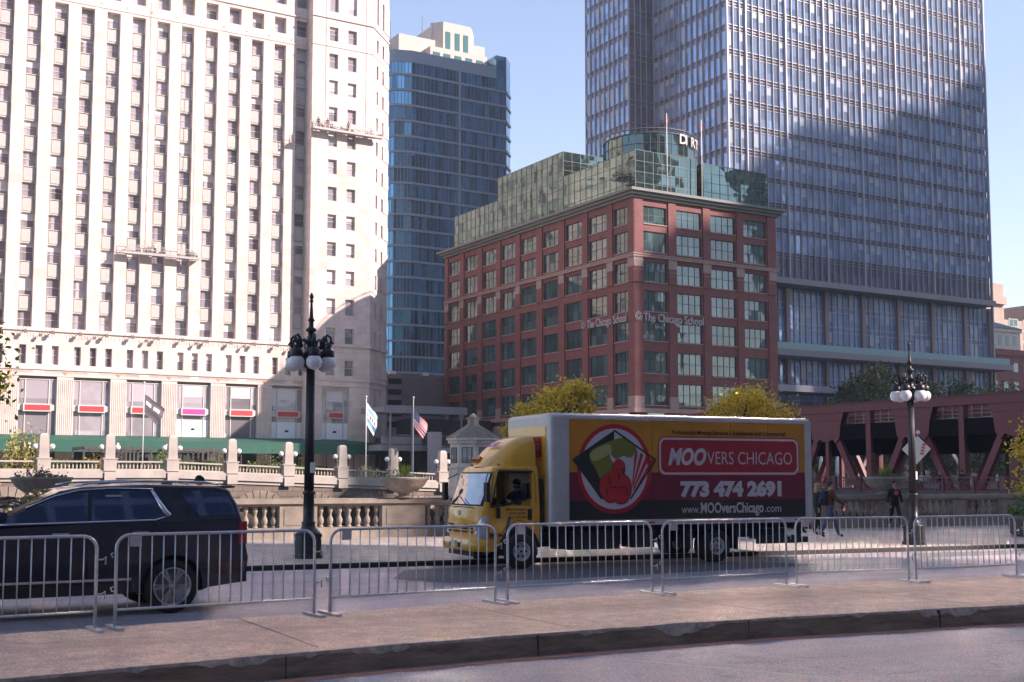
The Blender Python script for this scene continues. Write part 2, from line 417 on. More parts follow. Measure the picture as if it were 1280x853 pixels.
def strip(name, pts, w, z, m, wob=0.0, kind='structure'):
    mb = MB(); vv = []; ff = []
    for i, (x, y) in enumerate(pts):
        q = wob*(sn(x, 4, 3.1)); vv += [(x, y-w/2+q*.5, z), (x, y+w/2+q, z)]
    for i in range(len(pts)-1): ff.append((2*i, 2*i+2, 2*i+3, 2*i+1))
    mb.add(vv, ff); return tag(mb.build(name, m), kind=kind)
strip('road_marking', [(x, y-.19) for x, y in resamp(near, [i*.1 for i in range(-10, 240)])], .115, .005, M_['orange'], .02)
strip('road_marking', [(12.9+i*.12, 18.92-.19*i*.12) for i in range(21)], .07, .005, M_['linewhite'], .01)
cm = mat('sealed_road_joint', (.34,.31,.32), .85)
for x0, y0, x1, y1 in ((8.2,11.3,10.2,7.2),(12.6,10.4,14.6,6.0),(4.4,11.5,5.6,8.8)):
    mb = MB(); mb.quad((x0,y0,.004),(x0+.03,y0,.004),(x1+.03,y1,.004),(x1,y1,.004)); tag(mb.build('road_joint', cm), kind='structure')
strip('road_marking', [(17+i*.2, 17.0-.15*i*.2) for i in range(60)], .05, .004, M_['asphalt_dark'], .03)
sheet('road_patch', [(10.6,22.3),(11.9,24.4),(17.5,23.9),(20.5,21.9),(20.9,20.8),(14,20.6),(11.2,20.9)], .005, M_['asphalt_dark'])
sheet('road_patch', [(24.8,21.2),(26.0,22.5),(30.5,22.0),(29.4,20.9)], .005, M_['asphalt_dark'])

# far kerb and sidewalk with flagstones
def paver_mat(name, c1, c2, mortar, w, h):
    m, nt, b = new_mat(name); N = nt.nodes; L = nt.links
    tc = N.new('ShaderNodeTexCoord'); mp = N.new('ShaderNodeMapping'); mp.inputs['Rotation'].default_value = (0,0,R(8.5)); L.new(tc.outputs['Object'], mp.inputs[0])
    br = N.new('ShaderNodeTexBrick'); br.inputs['Scale'].default_value = 1; br.inputs['Brick Width'].default_value = w; br.inputs['Row Height'].default_value = h
    br.inputs['Mortar Size'].default_value = .012; br.inputs['Color1'].default_value = (*c1,1); br.inputs['Color2'].default_value = (*c2,1); br.inputs['Mortar'].default_value = (*mortar,1); br.offset = 0
    L.new(mp.outputs[0], br.inputs['Vector'])
    nz = N.new('ShaderNodeTexNoise'); nz.inputs['Scale'].default_value = 2.5; nz.inputs['Detail'].default_value = 9; L.new(mp.outputs[0], nz.inputs[0])
    r = N.new('ShaderNodeMapRange'); r.inputs[1].default_value = .3; r.inputs[2].default_value = .7; r.inputs[3].default_value = .8; r.inputs[4].default_value = 1.18; L.new(nz.outputs['Fac'], r.inputs[0])
    sc = N.new('ShaderNodeVectorMath'); sc.operation = 'SCALE'; L.new(br.outputs['Color'], sc.inputs[0]); L.new(r.outputs[0], sc.inputs['Scale']); L.new(sc.outputs[0], b.inputs['Base Color'])
    b.inputs['Roughness'].default_value = .85; return m
pave = paver_mat('sidewalk_flags', (.35,.29,.255), (.31,.25,.215), (.17,.14,.12), 1.5, 1.5)
kx = [-90,-40,-10]+[i for i in range(-8, 60, 2)]+[80,150]
mb = MB(); vv = []; ff = []; fm = []
for x in kx:
    y = far_kerb(x); vv += [(x,y,0),(x,y+.012,.09),(x,y+.04,.118),(x,y+.32,.12),(x,bal_line(x)+.3,.16)]
for i in range(len(kx)-1):
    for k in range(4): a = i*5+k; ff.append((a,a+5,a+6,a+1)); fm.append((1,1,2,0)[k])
me = bpy.data.meshes.new('sidewalk'); me.from_pydata(vv, [], ff); me.materials.append(pave); me.materials.append(M_['kerbshade']); me.materials.append(M_['concrete'])
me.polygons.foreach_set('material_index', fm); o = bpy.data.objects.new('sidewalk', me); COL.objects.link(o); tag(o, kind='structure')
# retaining face under the sidewalk down to the riverside path
mb = MB(); mb.add([(-90,bal_line(-90)+.3,-6.2),(150,bal_line(150)+.3,-6.2),(150,bal_line(150)+.3,.158),(-90,bal_line(-90)+.3,.158)], [(3,2,1,0)])
tag(mb.build('retaining_wall', M_['concrete']), kind='structure')

# ================================================================ near stone balustrade
ANG = math.atan(-.155)
bal = empty('stone_balustrade', (13.45, 35.7, .14), ANG, 'weathered grey limestone balustrade between the far sidewalk and the river', 'balustrade')
k = 1/math.cos(ANG)
def bu(x): return (x-13.45)*k
segs = [(-3.5,-1),(0,2.6),(3.6,6.0),(7.0,9.6),(10.6,13.15),(14.3,16.35),(17.75,20.2),(21.2,23.6),(24.6,27.2),(28.4,31.1),(33.0,35.4),(36.65,38.85),(39.5,41.1),(43.3,45.8)]
U0, U1 = bu(-6), bu(50)
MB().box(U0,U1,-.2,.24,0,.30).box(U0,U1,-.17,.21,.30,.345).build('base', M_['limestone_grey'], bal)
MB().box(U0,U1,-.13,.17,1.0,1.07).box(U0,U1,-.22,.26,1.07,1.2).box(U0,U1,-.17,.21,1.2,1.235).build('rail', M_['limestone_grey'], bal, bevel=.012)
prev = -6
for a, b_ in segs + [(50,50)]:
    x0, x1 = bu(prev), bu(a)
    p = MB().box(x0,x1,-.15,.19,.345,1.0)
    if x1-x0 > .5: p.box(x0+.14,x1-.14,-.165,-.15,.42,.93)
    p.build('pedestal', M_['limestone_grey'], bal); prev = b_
bprof = [(.085,0),(.085,.05),(.05,.06),(.06,.08),(.092,.16),(.098,.22),(.075,.30),(.043,.36),(.048,.385),(.043,.41),(.062,.46),(.082,.53),(.06,.575),(.085,.585),(.085,.655)]
bme = MB().lathe(bprof, 12).mesh('baluster', M_['limestone_grey'])
cnt = 0; items = []
for a, b_ in segs:
    n = max(3, round((b_-a)/.3)); 
    for i in range(n): items.append(bu(a+(i+.5)*(b_-a)/n))
items.sort(key=lambda u: abs(u-8))
scatter('baluster', bal, [(MB().lathe(bprof, 12), [M_['limestone_grey']])], [(0, T(u, .02, .345)) for u in items])

# ================================================================ crowd barriers
def make_barrier():
    W = 2.5; r = .019; h = 1.1; c = .16
    root = empty('crowd_barrier')
    pts = [(0,0,.02),(0,0,.5),(0,0,h-c)] + [(c-c*math.cos(t), 0, h-c+c*math.sin(t)) for t in [R(15*i) for i in range(1,6)]] + [(c,0,h),(W/2,0,h),(W-c,0,h)] + [(W-c+c*math.sin(t),0,h-c+c*math.cos(t)) for t in [R(15*i) for i in range(1,6)]] + [(W,0,h-c),(W,0,.5),(W,0,.02)]
    MB().tube(pts, r, 10).build('frame', M_['steel_galv'], root)
    MB().tube([(0,0,.22),(W,0,.22)], .015, 8).build('lower_rail', M_['steel_galv'], root)
    bar = MB().tube([(0,0,.22),(0,0,h-.01)], .0075, 6).mesh('bar', M_['steel_galv'])
    for i in range(1, 18): inst('bar', bar, root, loc=(W*i/18, 0, 0))
    foot = MB().box(-.035,.035,-.29,.29,.004,.03).box(-.028,.028,-.31,-.29,.0,.022).box(-.028,.028,.29,.31,.0,.022).mesh('foot', M_['steel_galv'])
    inst('foot', foot, root, loc=(0,0,0)); inst('foot', foot, root, loc=(W,0,0))
    hk = MB().tube([(W,0,0),(W+.07,0,0),(W+.1,0,.03),(W+.1,0,-.06)], .009, 6).mesh('hook', M_['steel_galv'])
    inst('hook', hk, root, loc=(0,0,.42)); inst('hook', hk, root, loc=(0,0,.82))
    lp = MB().tube([(0,0,0),(-.045,0,0),(-.06,0,.04),(-.03,0,.05)], .009, 6).mesh('hook', M_['steel_galv'])
    inst('hook', lp, root, loc=(0,0,.44)); inst('hook', lp, root, loc=(0,0,.84))
    MB().box(.16,.29,-.008,.008,.96,1.085).build('plate', M_['steel_galv'], root)
    return root
B0 = make_barrier(); G = 'steel crowd barriers lined up along the median'
spots = [((.62,14.80),(3.24,14.87)),((3.48,14.92),(6.01,14.98)),((6.24,15.01),(8.80,15.11)),((9.03,15.14),(11.56,15.06)),((11.74,15.03),(14.25,14.96)),((14.44,14.93),(16.66,14.53)),((16.80,14.49),(19.16,14.25)),((19.35,14.2),(21.8,13.7))]
blab = ['steel crowd barrier before the front doors of the dark sport utility vehicle',
        'steel crowd barrier before the rear wheel and tail of the dark sport utility vehicle',
        'steel crowd barrier with the empty far kerb and the nearest street lamp base beyond it',
        'steel crowd barrier in front of the truck cab door and front wheel',
        'steel crowd barrier in front of the rear wheel of the yellow box truck',
        'steel crowd barrier in front of the walkers behind the truck',
        'steel crowd barrier in front of the sidewalk between second lamp and corner flower planter',
        'rightmost steel crowd barrier, only its left end in view']
proto_children = None
for i, ((x0,y0),(x1,y1)) in enumerate(spots):
    o = B0 if i == 0 else copy_tree(B0)
    d = math.hypot(x1-x0, y1-y0); o.location = (x0, y0, .256); o.rotation_euler = (R(random.uniform(-1,1)), 0, math.atan2(y1-y0, x1-x0)); o.scale = (d/2.5, 1, 1)
    tag(o, blab[i], 'barrier', G)

# ================================================================ street lamps
def make_lamp():
    root = empty('street_lamp'); I = M_['dark_iron']
    oct_ = lambda r: [(r*math.cos(R(45*i+22.5)), r*math.sin(R(45*i+22.5))) for i in range(8)]
    p = MB()
    for z0, z1, r in ((0,.10,.36),(.10,.50,.315),(.50,.56,.34)): p.prism(oct_(r), z0, z1)
    for i in range(8):
        a = R(45*i); p.box(-.075,.075,.288,.302,.16,.44, M=Matrix.Rotation(a,4,'Z'))
    p.lathe([(.31,.56),(.27,.62),(.17,.72),(.15,.80),(.17,.84),(.13,.88),(.125,1.5),(.145,1.52),(.145,1.57),(.118,1.6)], 16)
    p.build('base', I, root)
    p = MB().lathe([(.112,1.58),(.105,3.0),(.09,4.6)], 16)
    for i in range(12):
        a = 2*math.pi*i/12; p.tube([(.106*math.cos(a),.106*math.sin(a),1.62),(.088*math.cos(a),.088*math.sin(a),4.5)], .012, 5)
    p.build('pole', I, root)
    MB().box(-.075,.075,-.128,-.118,2.02,2.27).build('notice', M_['white_paint'], root)
    # crown: collar, six scrolled arms, finial
    MB().lathe([(.09,4.5),(.16,4.56),(.2,4.66),(.14,4.74),(.22,4.80),(.24,4.86),(.12,4.95),(.10,5.1),(.16,5.14),(.16,5.18),(.08,5.24),(.075,5.4),(.13,5.43),(.13,5.47),(.06,5.52),(.055,5.65),(.09,5.68),(.05,5.75),(.03,6.05),(.028,6.12),(.055,6.14),(.03,6.19),(.05,6.24),(.05,6.28),(.012,6.36)], 12).build('finial', I, root)
    arm = MB()
    arm.tube([(.1,0,4.72),(.25,0,4.70),(.38,0,4.78),(.43,0,4.92)], [.045,.04,.035,.03], 6)
    arm.tube([(.12,0,5.12),(.2,0,5.22),(.29,0,5.18),(.3,0,5.08),(.24,0,5.05)], .022, 6)
    arm.tube([(.3,0,5.0),(.33,0,5.22),(.40,0,5.32),(.48,0,5.26),(.50,0,5.14),(.43,0,5.12)], [.04,.035,.03,.03,.025,.02], 6)
    arm.tube([(.44,.05,4.98),(.5,.06,5.16),(.55,.03,5.1)], .02, 5).tube([(.44,-.05,4.98),(.5,-.06,5.16),(.55,-.03,5.1)], .02, 5)
    arm.sphere((.43,0,5.0), .07, n=8, m=6)
    arm = arm.mesh('arm', I)
    cap = MB().lathe([(.13,4.78),(.145,4.80),(.145,4.93),(.12,4.95),(.05,5.02)], 12).mesh('lamp_cap', I)
    gl = MB().sphere((0,0,4.64), .188, n=22, m=14).mesh('globe', M_['globe'])
    for i in range(6):
        a = R(60*i) ; Mr = Matrix.Rotation(a,4,'Z')
        inst('arm', arm, root, Mr)
        g = inst('globe', gl, root, Mr @ Matrix.Translation((.43,0,0))); inst('lamp_cap', cap, root, Mr @ Matrix.Translation((.43,0,0)))
    return root
lamp = make_lamp(); GL = 'street lamps at the far kerb'
lamp.location = (10.84, 27.44, .12); lamp.rotation_euler = (0,0,R(19)); lamp.scale = (1.02,1.02,1.0)
tag(lamp, 'black iron globe lamp standing left of the yellow truck, tall against the white office tower', 'street lamp', GL)
l2 = copy_tree(lamp); l2.location = (27.8, 24.01, .12); l2.rotation_euler = (0,0,R(23)); l2.scale = (.93,.93,.915)
tag(l2, 'black iron globe lamp right of the truck in front of the red bridge', 'street lamp', GL)
# ================================================================ buildings
M_['mart'] = block_mat('limestone_facade', (.70,.575,.52), (.57,.435,.39), (.38,.32,.295), 1.35, .98, ms=.012, noise=.10, nscale=.35, bias=-.35)
M_['martdk'] = mat('limestone_reveal', (.52,.44,.40), .85, var=.12, scale=1)
M_['spandrel'] = mat('grey_spandrel_panel', (.44,.41,.385), .7, var=.10, scale=3)
M_['winwhite'] = mat('window_frame_pale', (.55,.52,.50), .6)
M_['winglass'] = glass_mat('office_glass', (.30,.265,.29), ior=1.5, wob=.03, cellvar=.5, cw=3.3, ch=3.97)
M_['blind'] = mat('window_blind', (.62,.60,.60), .8)
M_['signred'] = mat('red_sign_panel', (.50,.045,.05), .5, var=.1, scale=4)
M_['signpink'] = mat('pink_sign_panel', (.60,.05,.30), .5)
M_['diamond'] = mat('orange_diamond_inlay', (.62,.27,.16), .7)
M_['postwhite'] = mat('white_poster_panel', (.78,.80,.82), .5)
M_['green'] = mat('green_awning_cloth', (.014,.09,.062), .7, var=.15, scale=.8)
M_['ledge'] = mat('limestone_ledge', (.63,.54,.495), .85, var=.12, scale=.8)

Y0 = 162.0
mart = empty('office_tower', (50, Y0, 1), 0, 'huge pale limestone office tower with tall piers, red sign boxes and green awning', 'office building')
def P3(x, y, z): return (x-50, y-Y0, z-1)
class WM(MB):
    """boxes given in world coordinates, stored relative to a building origin"""
    def __init__(s, ox, oy, oz): super().__init__(); s.o = (ox, oy, oz)
    def wb(s, x0, x1, y0, y1, z0, z1, mi=0): o = s.o; return s.box(x0-o[0],x1-o[0],y0-o[1],y1-o[1],z0-o[2],z1-o[2],mi)
def MW(): return WM(50, Y0, 1)
PX0, PP = 22.35, 3.307          # column pitch
cols = [PX0 + PP*k for k in range(-7, 13)]
XL = cols[0] - PP/2; XR = 63.75; TOP = 92
hw = .86
tops = [61.5+3.99*j for j in range(1, 8)]
pt = [61.5,57.51,53.55,49.5,45.5,41.49,37.54,33.57,29.27,24.95]
pb = [59.55,55.48,51.56,47.5,43.5,39.48,35.58,31.62,27.35,23.02]
w = MW()
w.wb(XL, XR, Y0+.95, Y0+60, 1, TOP)                               # core
for i, c in enumerate(cols):                                       # piers
    x0 = c+hw; x1 = (cols[i+1]-hw) if i+1 < len(cols) else XR
    w.wb(x0, x1, Y0, Y0+.949, 20.9, 63.6)
w.wb(XL, cols[0]-hw, Y0, Y0+.949, 20.9, 63.6)
# band with single windows, and storeys above
def punched(x0, x1, z0, z1, holes, y0, y1):
    """wall strip from z0 to z1 with window openings (xa, xb, za, zb) of equal height"""
    za, zb = holes[0][2], holes[0][3]
    w.wb(x0, x1, y0, y1, z0, za); w.wb(x0, x1, y0, y1, zb, z1)
    cur = x0
    for h in holes: w.wb(cur, h[0], y0, y1, za, zb); cur = h[1]
    w.wb(cur, x1, y0, y1, za, zb)
W_ = []           # windows: (size key, variant, Matrix)
def win(kind, x, y, z, rz=0.0, sx=1.0, sz=1.0):
    M = Matrix.Translation(P3(x, y, z)) @ Matrix.Rotation(rz, 4, 'Z') @ Matrix.Diagonal((sx, 1, sz, 1)); W_.append((kind, M, sx*sz))
punched(XL, XR, 63.6, 66.9+1.4, [(c-hw, c+hw, 65.3, 67.6) for c in cols], Y0, Y0+.949)
for z0, za, zb, z1 in ((68.3,69.6,72.6,73.4),(73.4,73.8,76.6,77.4),(77.4,77.8,80.6,81.4),(81.4,81.8,84.6,92)):
    punched(XL, XR, z0, z1, [(c-hw, c+hw, za, zb) for c in cols], Y0, Y0+.949)
    for c in cols: win('up', c, Y0+.9, za, 0, 1, (zb-za)/2.3)
for c in cols: win('up', c, Y0+.9, 65.3, 0, 1, 1.0)
# lower storeys
bays = [27.5 + 6.63*k for k in range(-3, 6)]
small = [b + d for b in bays for d in (-1.95, 0, 1.95)]
small = [s for s in small if XL+.6 < s < XR-.6]
punched(XL, XR, 14.9, 20.9, [(s-.42, s+.42, 16.25, 18.65) for s in small], Y0, Y0+.949)
for s in small: win('small', s, Y0+.45, 16.25)
cur = XL
for b_ in bays:
    w.wb(cur, b_-2.3, Y0, Y0+.949, 1, 14.9); cur = b_+2.3
w.wb(cur, XR, Y0, Y0+.949, 1, 14.9)
# corner block standing a little proud, with a chamfered end
PY = 160.0
poly = [(XR-.9, Y0+.95), (XR-.9, PY), (72.2, PY), (77.3, PY+5.3), (77.3, Y0+68), (XR-.9, Y0+60)]
cs = [66.1, 69.0]
def slab(z0, z1, holes=()):
    if not holes:
        w.prism([(x-50, y-Y0) for x, y in poly], z0-1, z1-1, 'z'); return
    inner = [(XR-.9, Y0+.95), (XR-.9, PY+.6), (71.9, PY+.6), (76.7, PY+5.5), (76.7, Y0+67), (XR-.9, Y0+60)]
    w.prism([(x-50, y-Y0) for x, y in inner], z0-1, z1-1, 'z')
    cur = XR-.9
    for a, b_ in holes: w.wb(cur, a, PY, PY+.599, z0, z1); cur = b_
    w.wb(cur, 72.2, PY, PY+.599, z0, z1)
    # chamfer skin with two slots
    d = math.sqrt(.5); Mc = Matrix.Translation((72.2-50, PY-Y0, 0)) @ Matrix.Rotation(R(45), 4, 'Z')
    for a, b_ in ((0,1.75),(2.55,4.15),(4.95,7.2)): w.box(a, b_, 0.001, .55, z0-1, z1-1, M=Mc)
    w.wb(76.7, 77.3, PY+5.3, Y0+67.5, z0, z1)
rows = [(14.9,16.3,18.55)] + [(0, a, b_) for a, b_ in ((20.9,23.1),(25.0,27.3),(29.3,31.4),(33.4,35.4),(37.4,39.4),(41.4,43.4),(45.3,47.4),(49.3,51.4),(53.0,55.1),(57.0,59.05),(60.8,62.95),(64.85,66.9),(69.2,73.4),(75,77.3),(79,81.3),(83,85.3))]
zc = 14.7
hl = [(c-.68, c+.68) for c in cs]
for _, a, b_ in rows:
    slab(zc, a); slab(a, b_, hl); zc = b_
    for c in cs: win('cor', c, PY+.35, a, 0, 1, (b_-a)/2.1)
    for t in (2.15, 4.55):
        x, y = 72.2 + t*math.sqrt(.5) - .25, PY + t*math.sqrt(.5) + .25
        win('cor', x, y, a, R(45), .58, (b_-a)/2.1)
slab(zc, TOP)
slab(1, 14.7, [(64.95, 69.15)])
w.build('wall', [M_['mart'], M_['martdk']], mart)
# belt courses
lg = MW()
for z0, z1, d in ((20.45,20.9,.22),(15.55,15.85,.14),(68.1,68.3,.16),(63.95,64.1,.08),(14.75,14.9,.08)):
    lg.wb(XL, XR-.91, Y0-d, Y0+.02, z0, z1)
    q = [(XR-.9-d*.5, PY-d), (72.2+d*.41, PY-d), (77.3+d, PY+5.3-d*.41), (77.3+d, Y0+60), (77.2, Y0+60), (77.2, PY+5.3), (72.2, PY+.02), (XR-.9-d*.5, PY+.02)]
    lg.prism([(x-50, y-Y0) for x, y in q], z0-1, z1-1, 'z')
build_each('cornice', lg, M_['ledge'], mart)
# carved frieze: small raised lozenges and chevrons, fluting on the ground-floor piers
fr = MW()
for b_ in bays:
    for s_ in (-1, 1):
        for i in range(14):
            x = b_ + s_*(.6+i*.17)
            fr.add([P3(x, Y0-.001, 15.0), P3(x+.05, Y0-.001, 15.0), P3(x+.17*s_+.05, Y0-.05, 15.45), P3(x+.17*s_, Y0-.05, 15.45)], [(0,1,2,3),(3,2,1,0)], 0)
    for i in range(9):
        x = b_ + 3.315 - .95 + i*.235
        if x < XR-.3: fr.wb(x-.07, x+.03, Y0-.06, Y0, 2.6, 14.4)
for c in cols:
    for i in range(8): fr.wb(c-1.5+i*.38, c-1.42+i*.38, Y0-.05, Y0, 19.7, 20.2)
fr.build('frieze', M_['ledge'], mart)
dm = MW()
for b_ in bays:
    if b_+3.3 < XR: dm.add([P3(b_+3.315+dx, Y0-.06, 15.25+dz) for dx, dz in ((-.33,0),(0,-.33),(.33,0),(0,.33))], [(0,1,2,3)], 0)
for c in cols: dm.add([P3(c+PP/2+dx, Y0-.02, 64.55+dz) for dx, dz in ((-.2,0),(0,-.16),(.2,0),(0,.16))], [(0,1,2,3)], 0)
build_each('inlay', dm, M_['diamond'], mart)
# spandrels: cast panels with a raised field
spm = MB().box(-hw+.01,hw-.01,.5,.94,0,1.95).box(-hw+.2,hw-.2,.44,.5,.22,1.83).box(-hw+.01,hw-.01,.38,.94,1.95,2.02,1)
its = [(0, Matrix.Translation(P3(c, Y0, b_)) @ Matrix.Diagonal((1,1,(a-b_)/1.95,1))) for a, b_ in list(zip(pt, pb))[::-1] for c in cols if c > 19]
scatter('spandrel', mart, [(spm, [M_['spandrel'], M_['ledge']])], its, 100)
zt = [63.6] + pb; zb2 = [p+.07 for p in pt] + [20.9]
for c in cols:
    for a, b_ in zip(zt, zb2): win('up', c, Y0+.78, b_, 0, 1, (a-b_)/2.3)
def sash(wd, h, blind, fr_=.06, rail=True):
    m = MB(); m.box(-wd/2, wd/2, -.02, .08, 0, fr_, 0).box(-wd/2, wd/2, -.02, .08, h-fr_, h, 0).box(-wd/2, -wd/2+fr_, -.02, .08, fr_, h-fr_, 0).box(wd/2-fr_, wd/2, -.02, .08, fr_, h-fr_, 0)
    if rail: m.box(-wd/2+fr_, wd/2-fr_, -.03, .06, h*.5-.035, h*.5+.035, 0)
    m.quad((-wd/2+fr_,.04,fr_),(wd/2-fr_,.04,fr_),(wd/2-fr_,.04,h-fr_),(-wd/2+fr_,.04,h-fr_), 1)
    if blind: m.quad((-wd/2+fr_,.03,h*(1-blind)),(wd/2-fr_,.03,h*(1-blind)),(wd/2-fr_,.03,h-fr_),(-wd/2+fr_,.03,h-fr_), 2)
    return m
WMATS = [M_['winwhite'], M_['winglass'], M_['blind']]
vs = []; vidx = {}
for kd, (wd, h) in dict(up=(2*hw-.01,2.3), small=(.84,2.4), cor=(1.34,2.1)).items():
    vidx[kd] = []
    for bl in (0, .35, .5, .75, 0, .2): vidx[kd].append(len(vs)); vs.append((sash(wd, h, bl), WMATS))
rnd = random.Random(11)
items = [(vidx[k][rnd.choice((0,0,1,2,3,4,5,4))], M) for k, M, s in sorted(W_, key=lambda q: q[1].translation.z + abs(q[1].translation.x+8)*.4)]
items = [it for it in items if it[1].translation.x > -29]
scatter('window', mart, vs, items, 90)
# east side, seen only as a mirror image in the brick block: strips of windows
w2 = MW()
for k_ in range(18):
    y = 168.5+3.3*k_
    for a, b_ in zip(zt, zb2): w2.wb(77.31, 77.36, y-.75, y+.75, b_, a)
w2.build('east_window', M_['winglass'], mart)['kind'] = 'stuff'
w2 = MW()
for k_ in range(18):
    y = 168.5+3.3*k_; w2.wb(77.301, 77.33, y-.78, y+.78, 22, 63)
w2.build('east_panel', M_['spandrel'], mart)
# storefront windows: frame, glass, sign box
def store(o, wd, h, style):
    p = MB(); g = MB(); fr_ = .1; ms = wd*.19
    for x0, x1 in ((-wd/2,-wd/2+fr_),(wd/2-fr_,wd/2),(-wd/2+ms-.06,-wd/2+ms+.06),(wd/2-ms-.06,wd/2-ms+.06)): p.box(x0,x1,-.06,.06,0,h)
    for z in (0, h*.13, h-.1): p.box(-wd/2+fr_, wd/2-fr_, -.05,.05, z, z+.1)
    p.build('frame', M_['winwhite'], o)
    g.quad((-wd/2,.03,0),(wd/2,.03,0),(wd/2,.03,h),(-wd/2,.03,h), 0)
    if style in ('white', 'shade'): g.quad((-wd/2+ms+.1,.02,h*.80),(wd/2-ms-.1,.02,h*.80),(wd/2-ms-.1,.02,h-.1),(-wd/2+ms+.1,.02,h-.1), 1)
    if style == 'white':
        for x0, x1 in ((-wd/2+.12,-wd/2+ms-.08),(-wd/2+ms+.08,wd/2-ms-.08),(wd/2-ms+.08,wd/2-.12)): g.quad((x0,.015,h*.14),(x1,.015,h*.14),(x1,.015,h*.42),(x0,.015,h*.42), 2)
        g.quad((-.3,.01,h*.25),(.3,.01,h*.25),(.35,.01,h*.28),(-.1,.01,h*.29), 3)
    g.build('pane', [M_['winglass'], M_['blind'], M_['postwhite'], M_['dark_void']], o)
STY = ['dark','dark','dark','dark','dark','dark','white','shade','white']
for i, b_ in enumerate(bays):
    o = empty('storefront_window', P3(b_, Y0+.4, 6.2)); o.parent = mart
    store(o, 4.6, 8.2, STY[i])
    s_ = MB().box(-1.7,1.7,-.55,-.08,4.05,5.05,0).box(-2.25,2.25,-.2,-.07,4.2,4.95,0).box(-1.5,1.5,-.58,-.55,4.2,4.88,1)
    s_.build('sign_box', [M_['winwhite'], M_['signpink'] if i == 6 else M_['signred']], o)
o = empty('storefront_window', P3(67.05, PY+.45, 6.2)); o.parent = mart
store(o, 4.2, 8.0, 'white'); MB().box(-1.25,1.25,-.55,-.08,4.0,4.95,0).box(-1.05,1.05,-.58,-.55,4.15,4.8,1).build('sign_box', [M_['winwhite'], M_['signred']], o)
# chamfer doorway glass
MB().box(2.4,4.7,-.03,.02,0,11.5,0).box(2.6,4.5,-.05,-.03,.3,6.2,1).build('entrance', [M_['winwhite'], mat('teal_glass', (.05,.22,.26), .1)], mart).matrix_local = Matrix.Translation(P3(72.2,PY,1.5)) @ Matrix.Rotation(R(45),4,'Z')
# light fittings on the ledge
fl = MB(); fl.sphere((0,-.75,.0), .26, n=8, m=6, sc=(1,1,.8)).tube([(0,0,.1),(0,-.6,.05)], .05, 6).tube([(-.12,-.7,.2),(-.3,-.75,.75)], .025, 5).tube([(.12,-.7,.2),(.3,-.75,.75)], .025, 5).box(-.2,.2,-1.0,-.8,-.28,.1)
fl = fl.mesh('floodlight', mat('floodlight_metal', (.16,.13,.12), .5))
i = 0
for c in cols[5:]:
    inst('floodlight', fl, mart, T(*P3(c, Y0, 20.3))); i += 1
for b_ in bays[3:]: inst('floodlight', fl, mart, Matrix.Translation(P3(b_+.0, Y0, 19.9)) @ Matrix.Scale(.85,4))
# awning along the foot and round the corner
aw = MW(); pts = [(XL,155.5),(60,155.5),(66,154.6),(70.5,155.6),(74,158.4),(78.5,163)]
for (a, b_) in zip(pts, pts[1:]):
    A = P3(a[0],a[1],0); B = P3(b_[0],b_[1],0); z1, z0 = 5.55, 4.1
    aw.quad((A[0],A[1],z0),(B[0],B[1],z0),(B[0],B[1],z1),(A[0],A[1],z1), 0)
    aw.quad((A[0],A[1],z1),(B[0],B[1],z1),(B[0],B[1]+7.5,z1+.9),(A[0],A[1]+7.5,z1+.9), 0)
    aw.quad((A[0],A[1],z0),(A[0],A[1]+.2,z0),(B[0],B[1]+.2,z0),(B[0],B[1],z0), 0)
for x in range(int(XL)+2, 76, 4): aw.box(x-50-.06, x-50+.06, -6.3, -6.18, 0, 4.1, 1)
aw.build('awning', [M_['green'], M_['dark_steel']], mart)
MB().box(XL-50, 20, .2, .3, 0, 5.1).build('shopfront_glass', glass_mat('shopfront_dark_glass', (.03,.03,.035), ior=1.6), mart)
t = text_mb('H', 1.3, bold=.06); t.build('awning_letter', M_['white_paint'], mart, loc=P3(24.9, 155.42, 5.3))
t.build('awning_letter', M_['white_paint'], mart, loc=P3(35.3,155.42,5.3)); text_mb('S2', 1.0, bold=.04).build('awning_letter', M_['white_paint'], mart, loc=P3(42.0,155.42,5.5))

# ---------------------------------------------------------------- suspended work platforms
def stage(x, y, z, L, label, ropes, ht):
    o = empty('suspended_platform', (x, y, z), 0, label, 'work platform', 'suspended work platforms on the limestone facade')
    al = M_['stagealu']
    MB().box(0,L,-1.0,0,-.12,.0,0).box(0,L,-1.05,-1.0,-.18,.12,0).build('deck', al, o)
    r = MB()
    n = int(L/1.1)
    for i in range(n+1):
        xx = L*i/n; r.box(xx-.03,xx+.03,-1.03,-.98,0,1.05); r.box(xx-.03,xx+.03,-.05,0,0,1.05)
    for zz in (.5, 1.02): r.box(0,L,-1.03,-.98,zz,zz+.05); r.box(0,L,-.05,0,zz,zz+.05)
    r.build('guard_rail', al, o)
    j = MB(); rr = random.Random(int(x))
    for i in range(int(L*1.3)):
        xx = rr.uniform(.3, L-.4); s_ = rr.uniform(.12,.4); j.box(xx, xx+s_*1.4, -.8, -.8+s_, 0, s_*rr.uniform(.8,2.2))
    j.build('tool_boxes', M_['stagejunk'], o)
    r = MB()
    for xx in ropes: r.tube([(xx,-.5,0),(xx+.0,-.5,ht)], .03, 5); r.box(xx-.2,xx+.2,-.75,-.35,0,.9)
    r.build('rope', M_['stagealu'], o)
    return o
M_['stagealu'] = mat('aluminium_stage', (.42,.38,.37), .5, var=.2, scale=3); M_['stagejunk'] = mat('work_gear', (.20,.16,.15), .7, var=.5, scale=1.2)
stage(36.9, 161.8, 31.4, 10.6, 'narrow aluminium work platform hung low on the middle of the limestone facade', (4.2, 9.6), 55)
stage(62.6, 159.8, 51.4, 11.0, 'loaded aluminium work platform hung high across the corner block of the limestone tower', (3.0, 9.3), 37)

